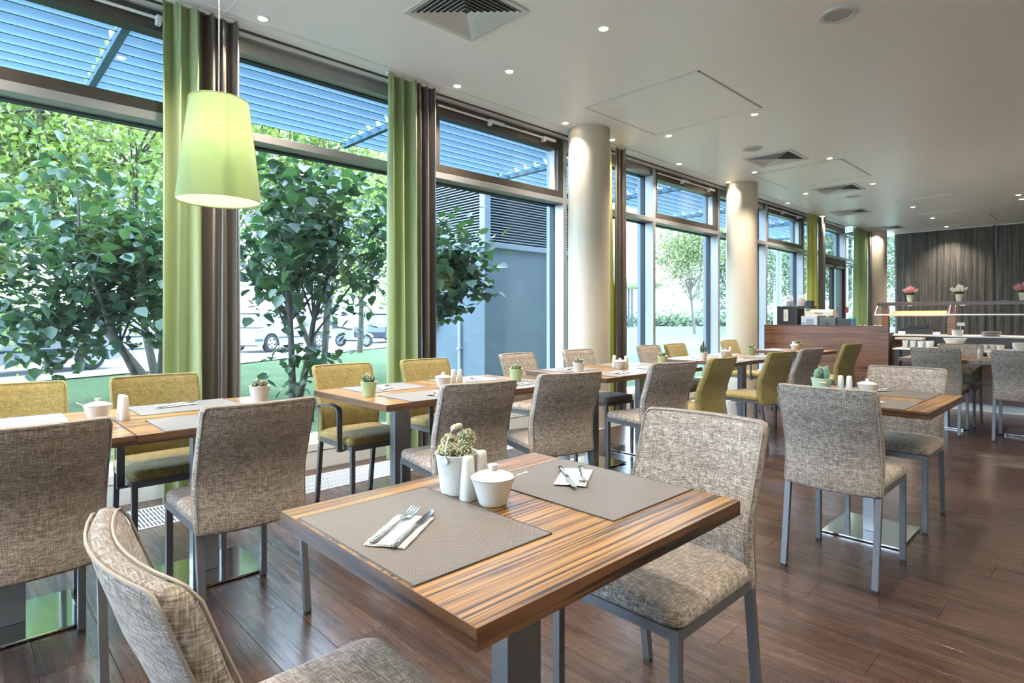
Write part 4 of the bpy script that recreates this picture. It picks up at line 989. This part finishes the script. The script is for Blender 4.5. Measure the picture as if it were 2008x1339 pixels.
for n, (u, v) in enumerate([(9.55, 1.20), (9.60, 1.12), (9.55, 1.04)]):
    place('cupb', rbowl(.03, .042, .07), (u, v, .765), 0, 'small white cup bowl right of the serving bowl, %s of three' % ['left', 'middle', 'right'][n])
def stack():
    t = thing('bowl_stack', '', 'bowls')
    for k in range(3): obj('bowl', MB().lathe([(0, k*.022), (.05, k*.022), (.075, .06+k*.022), (.07, .06+k*.022), (.046, .006+k*.022), (0, .006+k*.022)], 24), 'ceramic', t, 40)
    return t
place('st', stack, (9.60, .86, .765), 0, 'stack of white bowls in the middle of the buffet'); place('st', stack, (9.60, .70, .765), 0, 'second stack of white bowls beside the glass jugs')
def jug():
    t = thing('glass_jug', '', 'jug'); obj('body', MB().lathe([(0, 0), (.048, 0), (.050, .13), (.038, .155), (.044, .165), (.042, .165), (.034, .155), (.046, .12), (.044, .006), (0, .006)], 24), 'glassware', t, 40)
    obj('handle', MB().tube([(0, .045, .14), (0, .085, .13), (0, .085, .06), (0, .05, .04)], .005, 6), 'glassware', t, 60); obj('lid', MB().lathe([(0, .165), (.044, .165), (.04, .18), (0, .182)], 20), 'steel', t, 40); return t
for n, v in enumerate((.52, .38)): place('jug', jug, (9.62, v, .765), 0, 'clear glass jug with a steel lid on the buffet, the %s one' % ['left', 'right'][n])
t = thing('syrup_bottle', 'dark red bottle standing beside the glass jugs on the buffet', 'bottle', (9.55, .62, .765)); obj('body', MB().lathe([(0, 0), (.028, 0), (.028, .09), (.012, .12), (.012, .135), (0, .135)], 20), plain('red_glass', (.12, .015, .015, 1), .15), t, 40); obj('cap', MB().lathe([(0, .135), (.014, .135), (.014, .155), (0, .155)], 16), 'black', t, 40)
for n, (u, v) in enumerate([(9.55, .27), (9.62, .17), (9.55, .08), (9.6, -.02)]):
    place('cupd', shaker, (u, v, .765), 0, 'x'); 
    bpy.context.scene.collection.objects  # keep order
for n, o in enumerate([o for o in C.objects if o.parent is None and o.get('label') == 'x']):
    o['label'] = 'tapered white ceramic vase at the right of the buffet, %s from the left' % ['first', 'second', 'third', 'fourth'][n]; o['category'] = 'vase'; o.name = 'ceramic_vase'
ZG = .905
for n, (v, nm) in enumerate([(2.42, 'leftmost'), (1.96, 'under the copper shelf'), (.72, 'right of the white bucket'), (.32, 'at the right edge')]):
    t = thing('food_label', 'small lilac tent card on the rear buffet counter, '+nm, 'card', (11.0, v, ZG), group='tent cards on the rear counter')
    obj('card', MB().add([(-.02, -.05, 0), (-.02, .05, 0), (0, .05, .055), (0, -.05, .055), (.02, -.05, 0), (.02, .05, 0)], [(0, 1, 2, 3), (3, 2, 5, 4)]), plain('lilac_card', (.55, .52, .72, 1), .6), t)
    obj('border', MB().tube([(-.021, -.05, .002), (-.021, .05, .002), (-.001, .05, .055), (-.001, -.05, .055), (-.021, -.05, .002)], .0015, 4), 'black', t)
t = thing('sign_holder', 'white card on a thin steel stand in a white bucket on the rear buffet', 'sign', (11.0, 1.66, ZG)); obj('stem', MB().tube([(0, 0, .005), (0, 0, .16)], .003, 6), 'wire', t); obj('card', bx(-.003, .003, -.05, .05, .15, .20), 'napkin', t); obj('foot', MB().lathe([(0, 0), (.03, 0), (.03, .005), (0, .005)], 16), 'wire', t)
t = thing('white_bucket', 'white ribbed bucket on the rear buffet counter', 'bucket', (11.0, 1.70, ZG)); obj('body', MB().lathe([(0, 0), (.062, 0), (.075, .085), (.078, .09), (.072, .09)], 32), 'ceramic', t, 40); obj('ribs', MB().lathe([(.066, .03), (.070, .033), (.068, .036)], 32).lathe([(.070, .055), (.074, .058), (.072, .061)], 32), 'white_plastic', t)
t = thing('dark_basket', 'low dark basket at the back of the rear buffet counter', 'basket', (11.5, 2.30, ZG)); obj('body', MB().box(-.1, .1, -.22, .22, 0, .09).box(-.06, .08, -.12, .12, .09, .14), 'black', t); obj('rim', MB().tube([(-.1, -.22, .09), (.1, -.22, .09), (.1, .22, .09), (-.1, .22, .09), (-.1, -.22, .09)], .006, 6), 'rubber', t)
t = thing('plate_stack', 'stack of pale blue-white plates on the rear buffet counter', 'plates', (11.0, 1.30, ZG))
for k in range(6): obj('plate', MB().lathe([(0, .002+.011*k), (.07, .001+.011*k), (.12, .010+.011*k), (.12, .013+.011*k), (.07, .006+.011*k), (0, .006+.011*k)], 32), 'ceramic', t, 40)

# ------------------------------------------------------------------ outdoors
ZO = -.15
struct('ground', MB().add([(-60, 4.66, ZO), (140, 4.66, ZO), (140, 160, ZO), (-60, 160, ZO)], [(0, 1, 2, 3)]), 'grass')
kl = [(-40, 0), (-10, 11.4), (1.8, 15.6), (5.8, 17.2), (13.3, 21.8), (24, 30.5), (52, 58), (60, 75)]
def band(pts, off0, off1, z):
    m_ = MB(); P = []
    for x, y in pts: P.append((x-off0*.37, y+off0*.93, z)); 
    for x, y in pts[::-1]: P.append((x-off1*.37, y+off1*.93, z))
    n = len(pts)
    m_.add(P, [(i, i+1, 2*n-2-i, 2*n-1-i) for i in range(n-1)]); return m_
o = struct('pavement', band(kl, 0, 1.5, ZO+.02), 'pave'); o2 = struct('road', band(kl, 1.6, 60, ZO+.01), 'road'); 
o3 = struct('kerb', band(kl, -.12, 0, ZO+.06), 'pave')
struct('unseen_bounce_paving', bx(-16, -3.5, -14, 4.6, ZO, ZO+.02), 'pave')  # unseen pale ground, added to bounce daylight up to the ceiling
struct('unseen_sky_block', bx(-3.5, 22, 3.2, 4.66, 3.62, 13), 'skyblock')  # unseen upper block, added to keep sky light off the sunshade slats
struct('footpath', MB().box(40, 120, -36, -34.2, 0, .03).xf(Matrix.Translation((6, 8, ZO)) @ Matrix.Rotation(R(-43.75), 4, 'Z') @ Matrix.Translation((-40, 112, 0))), 'pave')
struct('far_wall', MB().box(-60, 60, 105, 108, 0, 7.5).xf(Matrix.Translation((0, 0, ZO)) @ Matrix.Rotation(R(-43.75), 4, 'Z') @ Matrix.Translation((20, 0, 0))), 'farwall')
# sunshade with louvre slats
arms_u = [-1.86, .99, 3.85, 6.70, 9.55, 12.4, 15.25, 18.1]
t = thing('sunshade', 'grey galvanised louvre sunshade projecting outside above the windows', 'sunshade', (0, 0, 0))
ZS = 3.6
for u in arms_u:
    obj('arm', MB().box(u-.03, u+.03, 4.72, 7.35, ZS-.10, ZS-.02).box(u-.03, u+.03, 4.70, 4.74, ZS-.25, ZS+.15), 'louvre', t)
slat = MB(); L_ = 2.78; rows = []
for k in range(9):
    a = k/8; rows.append((-.062+.124*a, -.062+.134*a-.022*math.sin(a*PI)))
P = [(y, z) for y, z in rows]+[(y+.008, z-.006) for y, z in rows[::-1]]
slat.prism(P, -L_/2, L_/2, 'x')
slm = slat.mesh('slat', M['louvre'])
brm = MB().box(-.012, .012, -.05, .05, -.05, .03).mesh('slat_bracket', M['concretelite'])
for i in range(len(arms_u)-1):
    um = (arms_u[i]+arms_u[i+1])/2
    for k in range(12):
        s = link('slat', slm, t, (um, 4.86+.222*k, ZS+.0))
for u in arms_u:
    for k in range(12): link('slat_bracket', brm, t, (u+.04, 4.86+.222*k, ZS))
for n, u in enumerate((.99, 6.70, 12.4, 18.1)[1:]):
    pass
t = thing('steel_post', 'round pale blue steel post outside carrying the sunshade', 'post', (18.3, 7.25, 0)); obj('shaft', MB().lathe([(.075, ZO), (.075, ZS-.1)], 20), 'concretelite', t, 40); obj('foot_plate', MB().lathe([(0, ZO), (.14, ZO), (.14, ZO+.02), (0, ZO+.02)], 20), 'louvre', t)
# concrete outbuilding with louvred upper part
t = thing('outbuilding', 'blue-grey concrete outbuilding with black-gapped louvres on top, outside the window', 'building', (0, 0, 0))
a, b, c0, c1 = 7.84, 11.1, 9.0, 12.3
obj('wall', bx(a, b, c0, c1, ZO, 2.62), 'concrete', t)
obj('ledge', MB().box(a-.04, b+.04, c0-.04, c1+.04, 2.62, 2.74, c=.01), 'concretelite', t)
obj('louvre_core', bx(a+.12, b-.12, c0+.12, c1-.12, 2.74, 4.15), 'shadowgap', t)
obj('roof', bx(a-.03, b+.03, c0-.03, c1+.03, 4.17, 4.28, c=.01), 'concretelite', t)
for x, y in ((a, c0), (b-.16, c0), (a, c1-.16)): obj('corner_post', bx(x, x+.16, y, y+.16, 2.74, 4.17), 'concretelite', t)
sf = MB().add([(0, 0, 0), (b-a-.32, 0, 0), (b-a-.32, .04, .014), (0, .04, .014), (0, 0, -.018), (b-a-.32, 0, -.018)], [(0, 1, 2, 3), (4, 5, 1, 0)]).mesh('louvre_slat', M['concretelite'])
sl2 = MB().add([(0, 0, 0), (0, c1-c0-.32, 0), (.04, c1-c0-.32, .014), (.04, 0, .014), (0, 0, -.018), (0, c1-c0-.32, -.018)], [(0, 1, 2, 3), (4, 5, 1, 0)]).mesh('louvre_slat', M['concretelite'])
z = 2.80
while z < 4.14:
    link('louvre_slat', sf, t, (a+.16, c0+.01, z)); link('louvre_slat', sl2, t, (a+.01, c0+.16, z)); z += .0585
t = thing('downpipe', 'thin pale downpipe on the left face of the concrete outbuilding', 'pipe', (7.78, 9.75, 0)); obj('pipe', MB().lathe([(.035, ZO), (.035, 1.1)], 14), 'white_plastic', t, 40); obj('clip', MB().box(-.045, .06, -.045, .045, .5, .53), 'white_plastic', t)
t = thing('meter_cabinet', 'pale grey utility cabinet on the wall of the concrete outbuilding', 'cabinet', (7.74, 11.3, 1.35)); obj('box', bx(-.1, .1, -.75, .75, -.35, .75, c=.01), 'white_plastic', t); obj('hinge', MB().box(-.115, -.1, -.72, -.68, -.1, .0), 'black', t)

# --- foliage
rng = np.random.default_rng(5)
LEAF = np.array([(0, 0, 0), (-.46, .28, .07), (-.34, .72, .05), (0, 1.08, -.12), (.34, .72, .05), (.46, .28, .07)])
def leaf_mesh(name, cents, sizes, mat, tilt=.5, hang=.35):
    n = len(cents); yaw = rng.uniform(0, 2*PI, n); pit = rng.normal(-hang, tilt, n); rol = rng.normal(0, tilt*.8, n)
    cy, sy = np.cos(yaw), np.sin(yaw); cp, sp = np.cos(pit), np.sin(pit); cr, sr = np.cos(rol), np.sin(rol)
    V = LEAF[None]*sizes[:, None, None]
    x = V[:, :, 0]*cr[:, None]+V[:, :, 2]*sr[:, None]; z = -V[:, :, 0]*sr[:, None]+V[:, :, 2]*cr[:, None]; y = V[:, :, 1]
    y2 = y*cp[:, None]-z*sp[:, None]; z2 = y*sp[:, None]+z*cp[:, None]
    X = x*cy[:, None]-y2*sy[:, None]; Y = x*sy[:, None]+y2*cy[:, None]
    P = np.stack([X, Y, z2], 2)+cents[:, None, :]; P = P.reshape(-1, 3)
    b = np.arange(n)[:, None]*6
    F = np.concatenate([b+np.array([0, 3, 2, 1]), b+np.array([0, 5, 4, 3])], 1).reshape(-1)
    me = bpy.data.meshes.new(name); me.vertices.add(len(P)); me.vertices.foreach_set('co', P.reshape(-1))
    me.loops.add(len(F)); me.loops.foreach_set('vertex_index', F); me.polygons.add(n*2); me.polygons.foreach_set('loop_start', np.arange(n*2)*4)
    me.update(calc_edges=True); me.materials.append(mat); return me
def cloud(c, r, n, shell=.5, clump=None):
    d = rng.normal(size=(n, 3)); d /= np.linalg.norm(d, axis=1)[:, None]
    rad = rng.uniform(0, 1, n)**shell
    P = d*rad[:, None]*np.array(r)+np.array(c)
    if clump:
        k, cr = clump; cc = cloud(c, r, k, .6); P = cc[rng.integers(0, k, n)]+rng.normal(size=(n, 3))*cr
    return P
def tree(name, lab, base, stems, crown, rad, n, size, mat, clump=None, tr=.06, indiv=0, tilt=.5, group=None, cat='tree', nb=16, extra=None):
    t = thing(name, lab, cat, (0, 0, 0), 0, group)
    m_ = MB(); crown = Vector(crown); base = Vector(base); rnd = random.Random(hash(base.x) % 1000)
    tips = []
    for k in range(stems):
        a = 2*PI*k/max(1, stems)+.6; off = Vector((math.cos(a), math.sin(a), 0))
        s = base+off*(.0 if stems == 1 else tr*1.2); e = crown+Vector((off.x*rad[0], off.y*rad[1], rad[2]*.1))*(.45 if stems > 1 else .05)
        mid = s.lerp(e, .5)+Vector((rnd.uniform(-.08, .08), rnd.uniform(-.08, .08), 0))*rad[0]
        pts = [s, s.lerp(mid, .5)+Vector((rnd.uniform(-.03, .03), rnd.uniform(-.03, .03), 0)), mid, e]
        m_.tube(pts, [tr, tr*.8, tr*.65, tr*.35], 8); tips += [mid, e, s.lerp(mid, .75)]
    obj('trunk', m_, 'bark', t, 60)
    b = MB()
    for k in range(nb):
        s = Vector(rnd.choice(tips)); d = Vector((rnd.gauss(0, 1), rnd.gauss(0, 1), rnd.gauss(.2, .7))).normalized()
        e = crown+Vector((d.x*rad[0], d.y*rad[1], d.z*rad[2]))*.85; md = s.lerp(e, .5)+Vector((rnd.uniform(-.1, .1), rnd.uniform(-.1, .1), rnd.uniform(0, .15)))*rad[0]
        b.tube([s, md, e], [tr*.32, tr*.2, tr*.06], 5)
    o = obj('branches', b, 'bark', t, 60); o['kind'] = 'stuff'
    P = cloud(crown, rad, n, .5, clump)
    if extra is not None: P = np.concatenate([P]+[cloud(c, r, q, .6) for c, r, q in extra])
    S = rng.uniform(.65, 1.2, len(P))*size
    o = link('foliage', leaf_mesh('foliage', P, S, mat, tilt), t); o['kind'] = 'stuff'
    if indiv:
        lm = leaf_mesh('leaf', np.array([[0., 0, 0]]), np.array([size*1.15]), mat, 0, .5)
        Q = P[rng.permutation(len(P))]; d = Q @ np.array([c_, s_, 0]); Q = Q[np.argsort(d)][:indiv]
        for q in Q:
            lo = link('leaf', lm, t, tuple(q+np.array([0, -.03, 0])), rnd.uniform(0, 6.28)); lo.rotation_euler = (rnd.gauss(0, .4), rnd.gauss(0, .4), rnd.uniform(0, 6.28))
    return t
tree('shrub_tree', 'large-leaved dark green shrub outside the window between the two curtain pairs', (3.83, 8.88, ZO), 2, (4.0, 8.7, 2.35), (1.65, 1.3, 1.3), 2100, .165, M['leafdark'], (80, .24), .065, 130, .45, cat='tree', nb=22,
     extra=[((3.9, 8.7, .45), (.75, .6, .45), 90)])
tree('shrub_tree', 'large-leaved dark green shrub outside the left window in front of the parked car', (2.33, 10.92, ZO), 2, (1.85, 10.4, 2.25), (1.6, 1.3, 1.15), 2000, .165, M['leafdark'], (70, .26), .06, 110, .45, cat='tree', nb=20,
     extra=[((1.15, 10.9, 1.05), (.9, .6, .75), 330), ((.4, 11.2, 1.9), (1.1, .8, 1.3), 600), ((2.6, 10.3, 1.3), (.6, .6, .9), 220), ((1.75, 10.5, 1.45), (.7, .5, .45), 260)])
tree('shrub_tree', 'drooping large-leaved branch in front of the concrete outbuilding', (4.55, 6.95, ZO), 1, (4.85, 6.35, 1.95), (.66, .5, .55), 700, .14, M['leafdark'], (30, .14), .03, 60, .45, cat='tree', nb=8, extra=[((4.75, 6.3, 1.35), (.35, .3, .3), 120)])
tree('street_tree', 'bright green leafy tree outside the leftmost window behind the dark shrub', (3.0, 14.15, ZO), 2, (1.2, 14.6, 4.4), (4.4, 2.6, 3.5), 24000, .10, M['leafbright'], (360, .40), .09, 0, .8, nb=60)
tree('street_tree', 'bright green tree with a triple trunk beside the parked estate car', (7.15, 14.9, ZO), 3, (6.8, 15.2, 5.3), (3.0, 2.4, 3.0), 13000, .10, M['leafbright'], (220, .38), .085, 0, .8, nb=50)
tree('street_tree', 'bright green tree farther back, just left of the second green curtain', (10.9, 19.6, ZO), 1, (10.8, 19.4, 4.9), (3.0, 3.0, 2.9), 6000, .15, M['leafbright'], (110, .5), .12, 0, .8, nb=30)
tree('street_tree', 'bright green tree beyond the road seen through the left windows', (-4.5, 33, ZO), 1, (-4, 33, 7.5), (8, 5, 5.5), 9000, .28, M['leafbright'], (140, .9), .2, 0, .8, nb=30)
tree('street_tree', 'bright green tree beyond the road behind the scooter', (10, 34, ZO), 1, (9, 33, 9.5), (9, 5, 6.0), 9000, .30, M['leafbright'], (140, 1.0), .2, 0, .8, nb=30)
tree('young_tree', 'slender young tree with pale leaves standing on the lawn', (40.4, 22.2, ZO), 1, (40.0, 22.6, 6.4), (3.1, 3.1, 3.0), 6500, .17, M['leafpale'], (120, .45), .13, 0, .9, nb=26)
for n, (u, v, z, r, l) in enumerate([(57.7, 27.8, 6.5, 5.5, 'right of the second column'), (70, 26.5, 8, 6.5, 'behind the coffee machine'), (63.8, 17.5, 8, 6, 'behind the glass door'), (50, 14.0, 6, 4, 'seen through the glass door, nearest')]):
    tree('park_tree', 'dark green far park tree, '+l, (u, v, ZO), 1, (u, v, z), (r, r, r*.95), 9000, .24, M['leaffar'], (150, .7), .25, 0, .9, group='far park trees', nb=14)
t = thing('hedge', 'pale grey-green loose hedge beyond the lawn', 'hedge')
P = []
for k in range(9000):
    s = rng.uniform(0, 1); u = 52+s*50; v = 66-s*62; P.append((u+rng.normal()*1.2, v+rng.normal()*1.2, ZO+abs(rng.normal())*.9+.1))
o = link('foliage', leaf_mesh('foliage', np.array(P), rng.uniform(.28, .55, len(P)), M['leaffar'], .9), t); o['kind'] = 'stuff'

# --- vehicles
def wheel_mb(r, w_):
    return MB().lathe([(0, -w_/2), (r*.62, -w_/2), (r*.66, -w_/2-.01), (r*.92, -w_/2), (r, -w_/2+.03), (r, w_/2-.03), (r*.92, w_/2), (r*.66, w_/2+.01), (r*.62, w_/2), (0, w_/2)], 32).xf(Matrix.Rotation(R(90), 4, 'X'))
def rim_mb(r, w_):
    m_ = MB().tube([(r*.60*math.cos(a*PI/12), -w_/2-.012, r*.60*math.sin(a*PI/12)) for a in range(25)], r*.045, 6, False)
    for k in range(5):
        a = 2*PI*k/5+.3; ca, sa = math.cos(a), math.sin(a); p = (-sa*.045, ca*.045)
        m_.add([(ca*r*.1+p[0], -w_/2-.02, sa*r*.1+p[1]), (ca*r*.1-p[0], -w_/2-.02, sa*r*.1-p[1]), (ca*r*.6-p[0]*1.3, -w_/2-.015, sa*r*.6-p[1]*1.3), (ca*r*.6+p[0]*1.3, -w_/2-.015, sa*r*.6+p[1]*1.3)], [(0, 1, 2, 3)])
    return m_
def car(lab, loc, rz, paint, estate=False):
    t = thing('car', lab, 'car', loc, rz)
    body = [(-2.1, .28), (-2.15, .55), (-2.1, .82), (-1.9, .90), (-1.0, .93), (1.0, .92), (1.75, .84), (2.1, .68), (2.15, .45), (2.08, .26)]
    def arch(cx_): return [(cx_+.40*math.cos(a), .31+.40*math.sin(a)) for a in [R(x) for x in range(0, 181, 20)]]
    low = [(1.75, .22)]+[(x, z) for x, z in arch(1.33)]+[(-.9, .22)]+[(x, z) for x, z in arch(-1.33)]+[(-1.8, .22)]
    poly = body+low
    m_ = MB(); n = len(poly)
    for s, y in ((0, -.86), (1, .86)): pass
    m_.add([(x, -.86, z) for x, z in poly]+[(x, .86, z) for x, z in poly], [(i, n+i, n+(i+1) % n, (i+1) % n) for i in range(n)]+[tuple(range(n)), tuple(range(2*n-1, n-1, -1))])
    fixn(obj('body', m_, paint, t))
    rear = -1.95 if estate else -1.5
    gp = [(rear, .92), (rear+.25, 1.40), (-.2, 1.47), (.35, 1.42), (1.15, .92)]; n = len(gp)
    v_ = [(x, -.80+(z-.92)*.22, z) for x, z in gp]+[(x, .80-(z-.92)*.22, z) for x, z in gp]
    fixn(obj('cabin_glass', MB().add(v_, [(i, n+i, n+(i+1) % n, (i+1) % n) for i in range(n)]+[tuple(range(n)), tuple(range(2*n-1, n-1, -1))]), 'carglass', t))
    pr = MB()
    for s in (-1, 1):
        for (xa, za), (xb, zb) in zip(gp, gp[1:]): pr.tube([(xa, s*(.80-(za-.92)*.22), za), (xb, s*(.80-(zb-.92)*.22), zb)], .03, 6)
        pr.tube([(-.35, s*.80, .92), (-.35, s*.685, 1.46)], .035, 6)
    pr.box(rear+.25, .35, -.68, .68, 1.43, 1.48, c=.015)
    obj('roof', pr, paint, t)
    obj('side_trim', MB().box(-.95, .95, -.875, -.86, .50, .56).box(-2.12, -1.75, -.87, -.86, .42, .5).box(1.76, 2.14, -.87, -.86, .40, .48), 'cardark', t)
    for x in (-1.33, 1.33):
        for y in (-.76, .76):
            w_ = obj('wheel', wheel_mb(.33, .2), 'tyre', t, 40, (x, y, .33)); obj('rim', rim_mb(.33, .2), 'rim', w_)
    obj('headlight', MB().box(2.0, 2.13, -.80, -.5, .62, .74, c=.02).box(2.0, 2.13, .5, .8, .62, .74, c=.02), 'white_plastic', t)
    return t
kd = math.atan2(1.6, 4.0)
car('silver car behind the dark shrub, outside the leftmost window', (2.142-1.33*math.cos(kd), 17.676-1.33*math.sin(kd)+.8, ZO+.02), kd, 'carpaint')
kd2 = math.atan2(4.6, 7.5)
car('silver estate car behind the forked trunk, outside the second window', (10.73-1.33*math.cos(kd2)-.3, 23.0-1.33*math.sin(kd2)+.8, ZO+.02), kd2-.1, 'carpaint', True)
car('dark car mostly hidden behind the scooter', (16.5, 26.6, ZO+.02), kd2, 'cardark')
car('white-grey car far across the road, seen above the first parked car', (4.5, 27.5, ZO+.02), kd, 'carpaint', True)
def scooter(loc, rz):
    t = thing('scooter', 'silver motor scooter parked beside the estate car', 'scooter', loc, rz)
    for x in (-.62, .68):
        w_ = obj('wheel', wheel_mb(.27, .11), 'tyre', t, 40, (x, 0, .27)); obj('rim', rim_mb(.27, .11), 'rim', w_)
    obj('leg_shield', MB().prism([(.30, .28), (.42, .28), (.62, .95), (.52, 1.0), (.44, .90)], -.2, .2, 'y'), 'carpaint', t)
    obj('footboard', MB().box(-.25, .38, -.17, .17, .24, .32, c=.02), 'cardark', t)
    obj('rear_body', MB().prism([(-.95, .62), (-.35, .34), (-.15, .36), (-.12, .72), (-.55, .80), (-.98, .78)], -.16, .16, 'y'), 'carpaint', t)
    obj('seat', MB().prism([(-.98, .78), (-.12, .72), (-.10, .80), (-.35, .86), (-.62, .88), (-.70, .95), (-.95, .92)], -.15, .15, 'y'), 'black', t)
    obj('mudguard', MB().prism([(.68+.33*math.cos(R(a)), .27+.33*math.sin(R(a))) for a in range(30, 171, 20)]+[(.68+.29*math.cos(R(a)), .27+.29*math.sin(R(a))) for a in range(170, 29, -20)], -.08, .08, 'y'), 'carpaint', t)
    obj('fork', MB().tube([(.68, -.07, .27), (.52, -.07, .95)], .018, 8).tube([(.68, .07, .27), (.52, .07, .95)], .018, 8), 'rim', t)
    obj('handlebar', MB().tube([(.42, -.33, 1.02), (.50, -.1, 1.03), (.50, .1, 1.03), (.42, .33, 1.02)], .016, 8).tube([(.45, -.28, 1.02), (.40, -.34, 1.22)], .008, 6), 'black', t)
    obj('top_case', bx(-1.15, -.85, -.18, .18, .92, 1.15, c=.04), 'cardark', t)
    return t
scooter((12.55, 23.15, ZO+.02), math.atan2(22.57-23.9, 12.9-12.13))
# shelter, traffic light, recycling bin, lamp post
t = thing('shelter', 'small flat-roofed shelter on dark posts far across the lawn', 'shelter', (59, 40.4, ZO))
obj('roof', MB().lathe([(0, 6.0), (3.2, 5.8), (3.4, 5.2), (2.8, 4.7), (0, 4.6)], 20), 'cork', t, 40)
for x, y in ((-.45, .45), (.45, -.45), (1.6, 1.4), (-1.4, -1.6)): obj('post', MB().tube([(x, y, 0), (x, y, 4.9)], .12, 8), 'cardark', t)
t = thing('traffic_light', 'far traffic light beside the shelter', 'traffic light', (62, 40.0, ZO)); obj('pole', MB().tube([(0, 0, 0), (0, 0, 4.2)], .06, 8), 'cardark', t); obj('signal_head', bx(-.2, .2, -.2, .2, 2.9, 4.1, c=.03), 'black', t)
for z in (3.1, 3.5, 3.9): obj('lens', MB().lathe([(0, 0), (.12, 0)], 12, (0, 0, 0)).xf(Matrix.Translation((-.21, 0, z)) @ Matrix.Rotation(R(90), 4, 'Y')), 'cardark', t)
t = thing('recycling_bin', 'tall blue-grey recycling container far right of the second column', 'bin', (81.5, 40.3, ZO)); obj('body', bx(-.9, .9, -.9, .9, 0, 2.4, c=.05), 'concretelite', t); obj('lid', MB().box(-.95, .95, -.95, .95, 2.4, 2.75, c=.08), 'cardark', t)
t = thing('street_lamp', 'thin white street lamp pole among the far trees', 'lamp post', (60, 24.2, ZO)); obj('pole', MB().tube([(0, 0, 0), (0, 0, 9)], [.12, .07], 8), 'white', t); obj('lamp_head', MB().box(-.6, .2, -.12, .12, 9, 9.15, c=.03), 'white', t)
